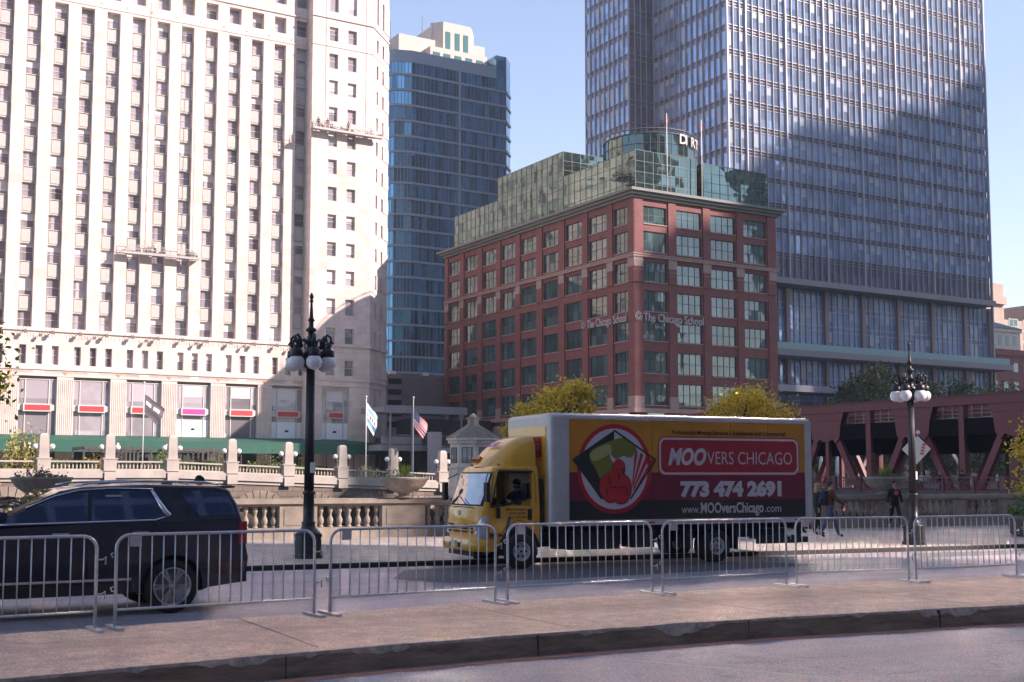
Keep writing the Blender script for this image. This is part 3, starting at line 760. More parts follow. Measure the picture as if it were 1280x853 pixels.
# ================================================================ red brick building
OX, OY, OZ = 92.8, 124.0, 1.0
M_['brick'] = block_mat('red_brick', (.235,.072,.065), (.185,.056,.053), (.15,.08,.08), .45, .16, ms=.015, noise=.12, nscale=.5, bump=.1)
M_['redstone'] = mat('pinkish_stone_trim', (.36,.24,.21), .8, var=.15, scale=1.5)
M_['cornicegrey'] = mat('grey_green_cornice', (.15,.15,.14), .6, var=.15, scale=1)
M_['greenframe'] = mat('dark_green_window_frame', (.03,.06,.055), .5)
M_['greenglass'] = glass_mat('green_tinted_glass', (.06,.105,.105), metal=.18, rough=.03, wob=.012, cellvar=.45, cw=1.37, ch=1.3, wscale=.35)
M_['penthouse'] = glass_mat('penthouse_mirror_glass', (.125,.185,.17), metal=.9, rough=.02, wob=.014, cellvar=.12, cw=1.5, ch=1.45, wscale=.25)
red = empty('brick_building', (OX, OY, OZ), 0, 'red brick office block with green windows and a mirrored glass penthouse', 'office building')
def RW(): return WM(OX, OY, OZ)
rows = [(34.75,37.05),(31.1,33.75),(27.15,29.75),(23.3,26.0),(19.5,22.15),(15.3,18.1),(11.2,14.05)]
sc = [(94.35,98.1),(99.8,103.95),(105.6,109.85),(111.4,115.4)]
wc = [(125.45,128.4),(130.1,134.2),(135.95,139.9),(141.85,145.7),(147.65,151.8),(153.55,157.5),(159.2,163.2),(165.05,169.1),(170.85,174.5)]
XE, YE = 117.15, 175.8
D = .35
w = RW()
w.wb(OX+D, XE-.02, OY+D, YE-.02, 1, 38)
def strips(n0, n1, holes, zs, put):
    """piers full height, spandrels between"""
    cur = n0
    for a, b_ in holes: put(cur, a, zs[0], zs[1]); cur = b_
    put(cur, n1, zs[0], zs[1])
zc = 10.6
allr = sorted(rows)
for a, b_ in allr:
    w.wb(OX, XE, OY+.06, OY+D-.001, zc, a); w.wb(OX+.06, OX+D-.001, OY+D, YE, zc, a)
    cur = OX
    for p, q in sc: w.wb(cur, p, OY+.06, OY+D-.001, a, b_); cur = q
    w.wb(cur, XE, OY+.06, OY+D-.001, a, b_)
    cur = OY+D
    for p, q in wc: w.wb(OX+.06, OX+D-.001, cur, p, a, b_); cur = q
    w.wb(OX+.06, OX+D-.001, cur, YE, a, b_)
    zc = b_
w.wb(OX, XE, OY+.06, OY+D-.001, zc, 38); w.wb(OX+.06, OX+D-.001, OY+D, YE, zc, 38)
w.build('wall', M_['brick'], red)
pr = RW()   # projecting piers between window bays
edges = [OX] + [v for p in sc for v in p] + [XE]
for i in range(0, len(edges), 2):
    a, b_ = edges[i], edges[i+1]
    a2 = a+.22 if i else a-.0; b2 = b_-.22 if i < len(edges)-2 else b_+.0
    for z0, z1 in ((12.3,26.1),(27.0,38)): pr.wb(a2, b2, OY-.12, OY+.059, z0, z1)
edges = [OY-.12] + [v for p in wc for v in p] + [YE]
for i in range(0, len(edges), 2):
    a, b_ = edges[i], edges[i+1]
    a2 = a+.22 if i else a; b2 = b_-.22 if i < len(edges)-2 else b_
    for z0, z1 in ((12.3,26.1),(27.0,38)): pr.wb(OX-.12, OX+.059, a2, b2, z0, z1)
pr.build('pier', M_['brick'], red)
tr = RW()
def ring(z0, z1, d): tr.wb(OX-d, XE+d, OY-d, OY+.1, z0, z1); tr.wb(OX-d, OX+.1, OY+.1, YE, z0, z1)
ring(30.25,30.55,.3); ring(30.55,30.7,.4); ring(10.2,10.75,.4); ring(3,3.4,.3)
for i, x in enumerate([OX]+[(a[1]+b_[0])/2 for a, b_ in zip(sc, sc[1:])]+[XE]):
    hw2 = 1.3 if i in (0,4) else .68
    a = x if i == 0 else x-hw2; b_ = x if i == 4 else x+hw2
    tr.wb(a-.18 if i == 0 else a, b_+.05, OY-.2, OY+.058, 10.75, 12.3); tr.wb(a-.15 if i == 0 else a, b_+.02, OY-.17, OY+.058, 26.1, 27.0) if False else None
    tr.wb(a-.16 if i == 0 else a, b_+.02, OY-.17, OY+.058, 29.0, 30.25)
    tr.wb(a-.16 if i == 0 else a, b_+.02, OY-.165, OY+.058, 28.55, 28.62)
for x in [OY+.6]+[(a[1]+b_[0])/2 for a, b_ in zip(wc, wc[1:])]+[YE-.6]:
    tr.wb(OX-.2, OX+.058, x-.68, x+.68, 10.75, 12.3); tr.wb(OX-.17, OX+.058, x-.68, x+.68, 29.0, 30.25)
for a, b_ in rows:
    for p, q in sc: tr.wb(p-.08, q+.08, OY-.06, OY+.2, a-.13, a)
    for p, q in wc: tr.wb(OX-.06, OX+.2, p-.08, q+.08, a-.13, a)
tr.build('stone_trim', M_['redstone'], red)
cn = RW()
for z0, z1, d in ((37.95,38.3,.35),(38.3,38.65,.75),(38.65,39.0,1.15)):
    cn.wb(OX-d, XE+d, OY-d, YE+d, z0, z1)
cn.build('cornice', M_['cornicegrey'], red)
def gridwin(wd, h, nx=3, nz=2, blind=None):
    m = MB(); f_ = .07
    m.box(-wd/2,wd/2,-.03,.06,0,f_).box(-wd/2,wd/2,-.03,.06,h-f_,h).box(-wd/2,-wd/2+f_,-.03,.06,f_,h-f_).box(wd/2-f_,wd/2,-.03,.06,f_,h-f_)
    for i in range(1, nx): x = -wd/2+wd*i/nx; m.box(x-.035,x+.035,-.02,.05,f_,h-f_)
    m.box(-wd/2+f_,wd/2-f_,-.01,.045,h*.5-.03,h*.5+.03)
    m.quad((-wd/2+f_,.03,f_),(wd/2-f_,.03,f_),(wd/2-f_,.03,h-f_),(-wd/2+f_,.03,h-f_), 1)
    return m
vs = [(gridwin(4.0,2.6,4), [M_['greenframe'], M_['greenglass']]), (gridwin(3.9,2.6,3), [M_['greenframe'], M_['greenglass']])]
items = []
for a, b_ in rows:
    for p, q in sc: items.append((0, Matrix.Translation(((p+q)/2-OX, .26, a-OZ)) @ Matrix.Diagonal(((q-p)/4.0,1,(b_-a)/2.6,1))))
    for p, q in wc: items.append((1, Matrix.Translation((.26, (p+q)/2-OY, a-OZ)) @ Matrix.Rotation(R(-90),4,'Z') @ Matrix.Diagonal(((q-p)/3.9,1,(b_-a)/2.6,1))))
scatter('window', red, vs, items, 100)
g = RW(); g.wb(OX-.02, XE, OY-.02, OY+.05, 1, 9.6); g.wb(OX-.02, OX+.05, OY+.05, YE, 1, 9.6); g.build('ground_floor', M_['redstone'], red)
# wall lettering
M_['letter'] = mat('pale_metal_letters', (.46,.40,.42), .5)
def wall_text(body, size, x, y, z, width, rz=0, parent=None, m='letter', bold=.012, shear=0, name='lettering'):
    o = text_mb(body, size, bold=bold, shear=shear, width=width, extrude=.06).build(name, M_[m], parent)
    o.matrix_local = Matrix.Translation((x, y, z)) @ Matrix.Rotation(rz,4,'Z'); return o
def ringsign(r, m):
    q = MB()
    for k in range(8):
        a = 2*math.pi*k/8
        q.tube([(r*math.cos(a),0,r*math.sin(a)),(r*.35*math.cos(a+1.2),0,r*.35*math.sin(a+1.2))], r*.09, 5)
    q.tube([(r*math.cos(2*math.pi*i/20),0,r*math.sin(2*math.pi*i/20)) for i in range(21)], r*.09, 5, caps=False)
    return q
s_ = empty('wall_sign', (0,-.22,0)); s_.parent = red
wall_text('The Chicago School', 1.55, 1.25, 0, 21.95-OZ, 9.9, parent=s_); q = ringsign(.55, None).build('emblem', M_['letter'], s_); q.location = (.5,0,22.5-OZ)
s_ = empty('wall_sign', (-.22,0,0)); s_.parent = red
wall_text('The Chicago School', 1.55, 0, 10.4, 21.95-OZ, 8.9, rz=R(-90), parent=s_); q = ringsign(.5, None).build('emblem', M_['letter'], s_); q.matrix_local = Matrix.Translation((0,11.3,22.5-OZ)) @ Matrix.Rotation(R(-90),4,'Z')
for x, wd, rz, y in ((1.6,2.6,0,-.45),(-.45,2.2,R(-90),3.0)):
    b = MB().box(0,wd,-.08,0,0,1.0).build('sign_board', M_['white_paint'], red); b.matrix_local = Matrix.Translation((x,y,9.15-OZ)) @ Matrix.Rotation(rz,4,'Z')
    t = text_mb('provisio', .75, bold=.03, width=wd*.8).build('lettering', mat('navy_letters', (.04,.04,.16), .5), b); t.location = (wd*.1,-.1,.3)
# mirrored penthouse volumes with a fine mullion grid
def glassbox(x0, x1, y0, y1, z0, z1, name='penthouse'):
    o = RW().wb(x0,x1,y0,y1,z0,z1).build(name, M_['penthouse'], red)
    g = RW(); 
    n = max(1, round((x1-x0)/1.45)); k_ = max(1, round((z1-z0)/1.45)); n2 = max(1, round((y1-y0)/1.45))
    for i in range(n+1): x = x0+(x1-x0)*i/n; g.wb(x-.03,x+.03,y0-.05,y0,z0,z1)
    for i in range(n2+1): y = y0+(y1-y0)*i/n2; g.wb(x0-.05,x0,y-.03,y+.03,z0,z1)
    for i in range(k_+1): z = z0+(z1-z0)*i/k_; g.wb(x0-.045,x1,y0-.045,y0,z-.025,z+.025); g.wb(x0-.045,x0,y0,y1,z-.025,z+.025)
    g.build('mullions', M_['mullgrey'], o)
    return o
M_['mullgrey'] = mat('grey_mullion', (.12,.13,.12), .5)
glassbox(94.3, 104.5, 125.6, 142.7, 39, 44.8)
glassbox(94.32, 112, 142.7, 161.3, 39, 48.5)
glassbox(94.33, 112, 161.3, 175.6, 39, 45.0)
glassbox(108.6, 121.2-.6, 129.0, 160, 39, 45.6)
# round drum with rail and lettering
cy = MB(); n = 40
cx0, cy0, rr = 101.5, 132.0, 6.3
cy.lathe([(rr,39-OZ),(rr,47.9-OZ)], n, cx=cx0-OX, cy=cy0-OY, smooth=False)
o = cy.build('drum', M_['penthouse'], red)
g = MB()
for i in range(n): a = 2*math.pi*i/n; g.tube([(cx0-OX+(rr+.03)*math.cos(a),cy0-OY+(rr+.03)*math.sin(a),39-OZ),(cx0-OX+(rr+.03)*math.cos(a),cy0-OY+(rr+.03)*math.sin(a),47.9-OZ)], .04, 4)
for z in (40.5,42,43.5,45,46.5,47.9,48.5): g.tube([(cx0-OX+(rr+.05)*math.cos(2*math.pi*i/48),cy0-OY+(rr+.05)*math.sin(2*math.pi*i/48),z-OZ) for i in range(49)], .05 if z < 47.5 else .1, 4, caps=False)
g.build('ring_rail', M_['mullgrey'], o)
for ch, a in zip('DIRTT', (-89,-79,-68,-57,-46)):
    t = text_mb(ch, 1.9, bold=.03, extrude=.08).build('letter', M_['letter'], o)
    t.matrix_local = Matrix.Translation((cx0-OX+(rr+.25)*math.cos(R(a)), cy0-OY+(rr+.25)*math.sin(R(a)), 46.6-OZ)) @ Matrix.Rotation(R(a+90),4,'Z')
# roof flag masts
for x, y, fz in ((98.6,124.4,47.5),(104.5,124.4,47.5)):
    o = MB().tube([(x-OX,y-OY,39-OZ),(x-OX,y-OY,50-OZ)], [.09,.05], 8).build('flag_mast', M_['white_paint'], red)
    MB().add([(x-OX,y-OY,49.6-OZ),(x-OX+.22,y-OY-.1,49.3-OZ),(x-OX+.24,y-OY,48.6-OZ),(x-OX+.02,y-OY,48.7-OZ)], [(0,1,2,3),(3,2,1,0)]).build('flag', M_['signred'], o)
# ================================================================ big glass tower (right)
GX, GY, GZ = 138.8, 158.0, 1.0
M_['mull'] = mat('pinkish_metal_mullion', (.37,.335,.37), .35, metal=.1)
M_['towerglass'] = glass_mat('tower_glass', (.27,.36,.53), metal=.5, rough=.04, wob=.016, cellvar=.3, cw=1.58, ch=4.35, wscale=.12)
M_['bounceglass'] = mat('sun_bounce_mirror', (.92,.80,.76), .13, metal=1.0)  # added rough mirror on the unseen upper floors, bounces sunlight onto the road
M_['towerband'] = glass_mat('tower_spandrel_glass', (.12,.12,.17), metal=.2, rough=.15, wob=.01, cellvar=.3, cw=1.58, ch=4.35)
M_['towerblind'] = mat('pale_blind_behind_glass', (.29,.34,.43), .2, spec=.9)
M_['soffit'] = mat('grey_concrete_ledge', (.22,.20,.22), .7, var=.1, scale=1)
tower = empty('glass_tower', (GX, GY, GZ), 0, 'tall blue glass office tower with slim pale mullions, upper part in sunlight', 'office building')
def TW(): return WM(GX, GY, GZ)
XE2 = 207.6; FH = 4.37; TOPZ = 138
zf = [84.5 + FH*i for i in range(-11, 14)]           # spandrel bottoms
w = TW()
w.wb(GX+.3, XE2-.3, GY+.3, 179, 36.8, TOPZ); w.wb(133.3, XE2-.3, 179.3, 193.2, 36.8, 124)
w.build('core', M_['towerband'], tower)
bay = 9.5; x_b = [GX, 143.1] + [143.1+bay*i for i in range(1, 8)]
x_b = [x for x in x_b if x < XE2-2] + [XE2]
def towerwin(wd, h, n, blinds):
    m = MB(); pw = wd/n
    for i in range(n):
        x0 = -wd/2+i*pw
        m.quad((x0,0,0),(x0+pw,0,0),(x0+pw,0,h),(x0,0,h), 1)
        if blinds[i]: m.quad((x0+.06,-.01,h*(1-blinds[i])),(x0+pw-.06,-.01,h*(1-blinds[i])),(x0+pw-.06,-.01,h),(x0+.06,-.01,h), 2)
    return m
rnd = random.Random(5); vs = []; variants = {}
def variant(n, wd, h, up=False):
    key = (n, round(wd, 2), round(h,2), up)
    if key not in variants:
        variants[key] = []
        for q in range(5):
            bl = [rnd.choice((0,0,0,0,0,.3,.45,.8)) for _ in range(n)]
            variants[key].append(len(vs)); vs.append((towerwin(wd, h, n, [0]*n if up else bl), [M_['mull'], M_['bounceglass'] if up else M_['towerglass'], M_['towerblind']]))
    return rnd.choice(variants[key])
items = []
WH = FH-1.05
for z in zf:
    if z < 36.9 or z+FH > TOPZ: continue
    for a, b_ in zip(x_b, x_b[1:]):
        n = max(1, round((b_-a)/1.58))
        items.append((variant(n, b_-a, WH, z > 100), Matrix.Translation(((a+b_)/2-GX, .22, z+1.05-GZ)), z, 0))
    for y0, y1, xx in ((158.3,168.6,GX+.22),(168.6,178.9,GX+.22),(179.3,193.2,133.3-.08)):
        if xx < 134 and z > 119: continue
        n = round((y1-y0)/1.58)
        items.append((variant(n, y1-y0, WH), Matrix.Translation((xx-GX, (y0+y1)/2-GY, z+1.05-GZ)) @ Matrix.Rotation(R(-90),4,'Z'), z, 1))
items.sort(key=lambda q: (q[2] > 100, -q[2]))
scatter('window', tower, vs, [(a, b_) for a, b_, _, _ in items], 100)
mu = TW()
def hlines(y, x0, x1):
    for z in zf:
        if z < 36.9 or z > TOPZ: continue
        for dz, t in ((0,.07),(1.05,.09),(.52,.04)): mu.wb(x0, x1, y-.10, y, z+dz, z+dz+t)
hlines(GY+.2, GX, XE2)
for a, b_ in zip(x_b, x_b[1:]):
    n = max(1, round((b_-a)/1.58))
    for i in range(n):
        x = a+(b_-a)*i/n
        if i == 0: mu.wb(x-.12, x+.12, GY-.22, GY+.29, 36.8, TOPZ)
        else: mu.wb(x-.032, x+.032, GY-.1, GY+.28, 36.8, TOPZ)
mu.wb(XE2-.15, XE2+.1, GY-.25, GY+.29, 17, TOPZ)
for z in zf:
    if z < 36.9: continue
    for dz, t in ((0,.07),(1.05,.09)):
        mu.wb(GX+.1, GX+.2, GY+.3, 179, z+dz, z+dz+t); mu.wb(133.1, 133.2, 179, 193.3, z+dz, z+dz+t)
        mu.wb(133.3, GX, 179.1, 179.2, z+dz, z+dz+t)
for i in range(1, 14): y = GY+.3+20.6*i/13; mu.wb(GX-.12, GX+.2, y-.045, y+.045, 36.8, TOPZ)
for i in range(0, 10): y = 179.1+14.1*i/9; mu.wb(132.95, 133.2, y-.05, y+.05, 36.8, 124)
for i in range(0, 4): x = 133.2+5.4*i/4; mu.wb(x-.05, x+.05, 178.95, 179.2, 36.8, TOPZ)
mu.build('mullions', M_['mull'], tower); 
# lower floors: two projecting ledges, piers, terrace balustrade of glass
w = TW()
w.wb(GX, XE2-2.2, GY-2.6, GY+25, 35.7, 36.75); w.wb(GX, XE2+.6, GY-4.0, GY+25, 22.9, 24.0)
w.build('ledge', M_['soffit'], tower)
w = TW(); w.wb(GX+.3, XE2-.3, GY+1.2, GY+24, 1, 36.8); w.build('podium', M_['towerband'], tower)
items = []; vs = []; variants = {}
for z0, z1 in ((24.3,28.2),(28.35,31.9),(32.05,35.6),(14.5,18.5),(18.6,22.8),(9,14.3)):
    for a, b_ in zip(x_b, x_b[1:]):
        n = max(1, round((b_-a)/1.58)); items.append((variant(n, b_-a-.9, z1-z0), Matrix.Translation(((a+b_)/2-GX, 1.15, z0-GZ))))
scatter('podium_window', tower, vs, items, 60)
mu = TW()
for a, b_ in zip(x_b, x_b[1:]):
    n = max(1, round((b_-a)/1.58))
    for i in range(n+1):
        x = a+.45+(b_-a-.9)*i/n; mu.wb(x-.04, x+.04, GY+.95, GY+1.14, 9, 22.8); mu.wb(x-.04, x+.04, GY+.95, GY+1.14, 24.1, 35.6)
for z in (25.4,28.2,29.2,31.9,32.9,14.4,15.5,18.5,19.6): mu.wb(GX+.4, XE2-.4, GY+.97, GY+1.1, z, z+.13)
mu.build('podium_mullions', M_['mull'], tower)
w = TW()
for x in x_b[1:]: w.wb(x-.45, x+.45, GY+.5, GY+1.4, 1, 22.9); w.wb(x-.45, x+.45, GY+.5, GY+1.4, 24, 35.7)
build_each('pier', w, mat('mauve_stone_pier', (.24,.17,.18), .7), tower)
gl = mat('pale_glass_rail', (.25,.38,.38), .1); w = TW(); w.wb(GX, XE2, GY-3.6, GY-3.55, 24.0, 25.2); w.build('terrace_rail', gl, tower)
w = TW(); w.wb(GX-20, 172, GY-9, GY-2, 16.2, 17.3); w.build('canopy', mat('pale_metal_canopy', (.36,.34,.38), .5), tower)

# ================================================================ blue glass tower with pale crown (centre left)
BX, BY = 108.5, 230.0
M_['blueglass'] = glass_mat('blue_curtain_glass', (.10,.24,.36), metal=.85, rough=.04, wob=.07, cellvar=.55, cw=.95, ch=3.4, wscale=.09)
M_['bluemull'] = mat('blue_grey_mullion', (.17,.215,.28), .5)
blue = empty('glass_tower', (BX, BY, 1), 0, 'dark blue glass tower with a stepped pale crown, between limestone tower and brick block', 'apartment tower')
def BW(): return WM(BX, BY, 1)
sh = [(107.3,236),(109.5,231.2),(113,230.0),(136.6,229.9),(139.5,233),(139.8,250),(107.3,250)]
w = BW(); w.prism([(x-BX, y-BY) for x, y in sh], 22.0, 91.5, 'z'); w.build('curtain_wall', M_['blueglass'], blue)
fb = BW()
z = 23.6
while z < 91:
    q = [(x-BX, y-BY) for x, y in [(107.1,236),(109.4,231.0),(112.9,229.75),(136.7,229.65),(139.7,232.9),(140,250),(107.1,250)]]
    fb.prism(q, z-1, z-1+.5, 'z'); z += 3.39
fb.prism([(x-BX, y-BY) for x, y in [(107.2,236),(109.4,231.1),(113,229.85),(134,229.8),(134,250),(107.2,250)]], 90.0, 92.6, 'z')
fb.build('floor_band', M_['bluemull'], blue)
mu = BW()
for i in range(27): x = 113+23.6*i/26; mu.wb(x-.02, x+.02, 229.80, 229.9, 23, 91)
mu.wb(124.4,124.9,229.6,229.9,23,91)
for i in range(11):
    t = i/10; 
    if i < 6: x, y = 109.5+3.5*i/5, 231.2-1.2*i/5
    else: x, y = 107.3+2.2*(i-6)/5, 236-4.8*(i-6)/5
    mu.wb(x-.06, x+.06, y-.1, y+.05, 23, 91)
mu.build('mullions', M_['bluemull'], blue)
w = BW(); w.prism([(x-BX, y-BY) for x, y in [(134,229.9),(136.6,229.9),(139.5,233),(139.8,250),(134,250)]], 91.5, 95.4, 'z'); w.build('glass_screen', M_['blueglass'], blue)
# columns and dark storeys at the foot
w = BW()
for x in (116.5, 128.5): w.wb(x-.6, x+.6, 229.2, 230.4, 8, 24)
w.wb(108.0,109.5,229.2,230.4,8,24)
build_each('column', w, M_['limestone_pale'], blue)
w = BW(); w.wb(108.5, 138, 232, 249, 1, 23.5); w.build('base', glass_mat('dark_green_glass', (.03,.07,.075), metal=.4), blue)
w = BW(); w.wb(108, 139, 229.6, 249, 15.2, 15.8); w.build('base_band', M_['bluemull'], blue)
# crown
cr = M_['crown'] = mat('pale_precast_crown', (.50,.43,.385), .8, var=.08, scale=.5)
w = BW()
for (x0,x1,y0,y1,z0,z1) in ((119.5,134,234,252,91,97.2),(113,122,236.5,252,91,99.6),(122,133,238.5,252,97.2,103.6),(133,136.5,239.5,252,91,101.6),(108.5,114,242,252,91,99.6),(136.5,142,242,252,91,99.2)): w.wb(x0,x1,y0,y1,z0,z1)
w.prism([(x-BX,y-BY) for x,y in ((122,239),(124,236.5),(131,236.5),(133,239))], 91, 103.4, 'z')
w.build('crown', cr, blue)
w = BW(); tg = M_['tealwin'] = mat('teal_window', (.06,.16,.17), .15)
for x in (113.6,116.0,118.0): w.wb(x,x+1.3,236.4,236.48,93.0,95.9)
for x in (124.6,127.0,129.2): w.wb(x,x+1.2,236.4,236.48,97.6,102.2)
for x in (120.2,122.8,125.6,128.4,131.2): w.wb(x,x+1.7,233.9,233.98,93.0,96.0)
w.wb(134.6,135.8,238.9,238.98,94,99); w.wb(137,138.4,241.9,241.98,94,97.6)
build_each('crown_window', w, tg, blue)
w = BW()
for x, y, h in ((114.5,244,2.2),(120,239,3.2),(123,240,2.5)): w.wb(x-.06,x+.06,y,y+.12,99,104+h*.5)
w.build('antenna', M_['dark_steel'], blue)

# ================================================================ stepped brown annex and rail station beside the limestone tower
an = empty('annex_building', (86, 178, 1), 0, 'low brown ribbed metal annex below the blue tower', 'building')
A_ = mat('mauve_ribbed_metal', (.30,.24,.25), .6, var=.08, scale=.4)
w = WM(86,178,1); w.wb(83.5, 96.5, 178, 196, 1, 18.6)
for i in range(27): x = 86.2+i*.4; w.wb(x-.05, x+.05, 177.85, 178, 9, 18.55)
w.build('wall', A_, an)
w = WM(86,178,1)
for i in range(5): w.wb(83.6,86.0,177.9,178.0,10+i*1.75,10.9+i*1.75)
build_each('louvre', w, M_['dark_void'], an)
st = empty('rail_station', (70, 150, 1), 0, 'elevated rail platform with grey canopy between the limestone tower and brick block', 'station')
s_ = mat('blue_grey_steelwork', (.20,.21,.24), .6, var=.1, scale=1)
w = WM(70,150,1); w.wb(70, 82.5, 150, 158, 10.9, 11.6); w.wb(69.8,82.7,149.9,150,10.7,11.75); w.build('canopy', s_, st)
w = WM(70,150,1)
for x in (71,74.3,82): w.wb(x-.1,x+.1,150.2,150.4,1,10.9)
w.wb(70,82,151,157,5.6,6.4); w.build('platform', s_, st)
w = WM(70,150,1)
for i in range(40): w.wb(70+i*.3,70+i*.3+.05,150.9,150.95,6.4,7.7)
w.wb(70,82,150.88,150.96,7.7,7.8); w.wb(70,76,150.85,150.9,6.5,7.5); w.build('railing', s_, st)
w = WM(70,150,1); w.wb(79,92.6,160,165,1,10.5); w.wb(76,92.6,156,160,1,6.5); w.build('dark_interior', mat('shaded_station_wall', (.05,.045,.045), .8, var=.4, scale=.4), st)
w = WM(70,150,1)
for i in range(9): w.wb(84.5+i*.0,84.5+.15,150+i*.0,150.2,1,9)
w.wb(76.5,78.2,149,150,2,8.2); w.wb(78,84,149.2,149.6,5.3,6.0); w.build('stair', mat('pale_stair_wall', (.38,.36,.38), .7), st)

# ================================================================ distant buildings at the right edge
f = empty('apartment_block', (262, 205, 1), 0, 'beige apartment block far behind the glass tower at the right edge', 'apartment block')
bm_ = block_mat('beige_precast', (.42,.31,.26), (.40,.29,.24), (.30,.22,.19), 3, 3, ms=.03)
w = WM(262,205,1); w.wb(262, 274, 205, 230, 1, 52.5); w.wb(274, 292, 209, 230, 1, 44); w.wb(292, 330, 207, 230, 1, 49); w.wb(268,274,204,206,47,49); w.build('wall', bm_, f)
vsx = MB().box(-1.9,1.9,-.1,0,0,2.2,0).quad((-1.7,-.11,.15),(1.7,-.11,.15),(1.7,-.11,2.05),(-1.7,-.11,2.05),1).box(-.05,.05,-.13,-.1,0,2.2,0)
it = []
for k_ in range(12):
    for x in (277,283,289): it.append((0, T(x-262, 4, 6+k_*3.2)))
    for x in (297,303,309,315): it.append((0, T(x-262, 2, 6+k_*3.2)))
scatter('window', f, [(vsx, [M_['winwhite'], M_['greenglass']])], it, 100)
f = empty('brick_warehouse', (230, 180, 1), 0, 'dark red brick warehouse right of the glass tower base', 'warehouse')
w = WM(230,180,1); w.wb(214, 290, 176, 200, 1, 30.2); w.wb(213.7,290,175.7,176,29.2,30.6); w.build('wall', M_['brick'], f)
it = []
for k_ in range(6):
    for i in range(16): it.append((0, Matrix.Translation((217+i*3.6-230, -4.0, 3+k_*4.3)) @ Matrix.Diagonal((.42,1,1,1))))
scatter('window', f, [(vsx, [M_['redstone'], M_['greenglass']])], it, 100)
f = empty('cupola', (236, 182, 30.5), 0, 'small pale rooftop cupola with green pyramid roof on the brick warehouse', 'rooftop pavilion')
MB().box(-6,6,-5,5,.0,4.2).box(-6.3,6.3,-5.3,5.3,4.2,5.0).build('wall', M_['limestone_pale'], f)
MB().add([(-6.6,-5.6,5.01),(6.6,-5.6,5.01),(6.6,5.6,5.01),(-6.6,5.6,5.01),(0,0,7.6)], [(0,1,4),(1,2,4),(2,3,4),(3,0,4),(3,2,1,0)]).build('roof', mat('green_copper_roof', (.08,.14,.13), .6), f)
w = MB()
for i in range(4): w.box(-4.5+i*2.6,-3.3+i*2.6,-5.05,-5,1.2,3.4)
for i in range(3): w.box(-6.05,-6,-3+i*2.4,-2+i*2.4,1.2,3.4)
build_each('window', w, M_['tealwin'], f)

# ================================================================ towers on the near side of the street (they shade the street and show in the glass)
def dark_tower(name, x0, x1, y0, y1, h, label, c, cw, ch):
    o = empty(name, (x0, y1, 0), 0, label, 'office building')
    MB().box(0, x1-x0, y0-y1, 0, 0, h).build('wall', block_mat('facade_'+name+str(int(x0)), c, tuple(k*.85 for k in c), tuple(min(.6,k*4+.06) for k in c), cw, ch, ms=.35, rough=.35, bump=0, offset=0), o)
    MB().box(1, x1-x0-1, y0-y1+1, -1, h-3, h+.5).build('roof_house', M_['concrete'], o)
    return o
TY = -42
def q2x(q): return q
# q = X + 1.035 * (Y + 40): towers sharing a q range shade the same strip along the sun's azimuth
spec = [(-140,77,150,(.16,.17,.19)),(77,88.3,120,(.22,.20,.18)),(94.5,128,150,(.14,.16,.20)),(130,187,165,(.24,.22,.20)),
        (187,224,138,(.18,.20,.22)),(223.9,230,147,(.22,.19,.17)),(262,278.5,174,(.17,.17,.18)),(277.7,342,206,(.26,.24,.22)),(343,380,233,(.15,.18,.23)),(379,397,240,(.20,.20,.22)),(396,500,264,(.18,.18,.20))]
lb = ['dark glass slab across the street, leftmost of the row behind the viewer','short brown tower beside the first gap of the row behind the viewer','dark blue slab right of the first gap behind the viewer','pale gridded block in the row behind the viewer','lower blue grey block in the row behind the viewer','slim brown tower before the wide gap behind the viewer','dark narrow tower after the wide gap behind the viewer','pale tower with broad shoulders behind the viewer','blue black tower behind the viewer','grey slim tower behind the viewer','tallest grey tower at the far end of the row behind the viewer']
for (a, b_, h, c), l in zip(spec, lb):
    dp = min(30, max(2.5, (b_-a)*.5)); y1 = TY; y0 = TY-dp
    dark_tower('office_tower', a+1.035*(-(y0+40)), b_+1.035*(-(y1+40)), y0, y1, h, l, c, 3.0, 3.8)
# ================================================================ far embankment: terrace, balustrade, pillars, arches
TYY = 125.0
def zr(x): return 3.62 if x < 34 else 3.62 - .0385*(x-34)       # rail top
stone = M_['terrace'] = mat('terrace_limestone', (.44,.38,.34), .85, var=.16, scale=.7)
M_['archstone'] = block_mat('rough_embankment_stone', (.20,.15,.125), (.165,.12,.10), (.09,.065,.055), 1.1, .55, ms=.03, noise=.2, bump=.4)
mb = MB(); xs_ = [-30,0,34,45,58,66,72]
for a, b_ in zip(xs_, xs_[1:]):
    za, zb_ = zr(a)-1.25, zr(b_)-1.25
    mb.add([(a,TYY,za),(b_,TYY,zb_),(b_,163,zb_+.2),(a,163,za+.2)], [(0,1,2,3)])
tag(mb.build('terrace', mat('terrace_paving', (.36,.31,.28), .85, var=.15, scale=1)), kind='structure')
ew = empty('embankment_wall', (20, TYY, 1), 0, 'long stone embankment wall with shallow arches under the far terrace balustrade', 'river wall')
mb = MB(); nb = 12
px_ = [28.2-6.25*3+6.25*i for i in range(0, 11)]
band = MB(); face = MB(); rec = MB(); vous = MB()
for a, b_ in zip(xs_, xs_[1:]):
    za, zb_ = zr(a)-.95, zr(b_)-.95
    for (y0, z0, z1) in ((-.35,-.75,0),(-.15,-1.1,-.75)):
        band.add([(a-20,y0,za+z0-1),(b_-20,y0,zb_+z0-1),(b_-20,y0,zb_+z1-1),(a-20,y0,za+z1-1),(a-20,.3,za+z0-1),(b_-20,.3,zb_+z0-1),(b_-20,.3,zb_+z1-1),(a-20,.3,za+z1-1)], [(0,1,2,3),(3,2,6,7),(1,0,4,5)])
band.build('string_course', stone, ew)
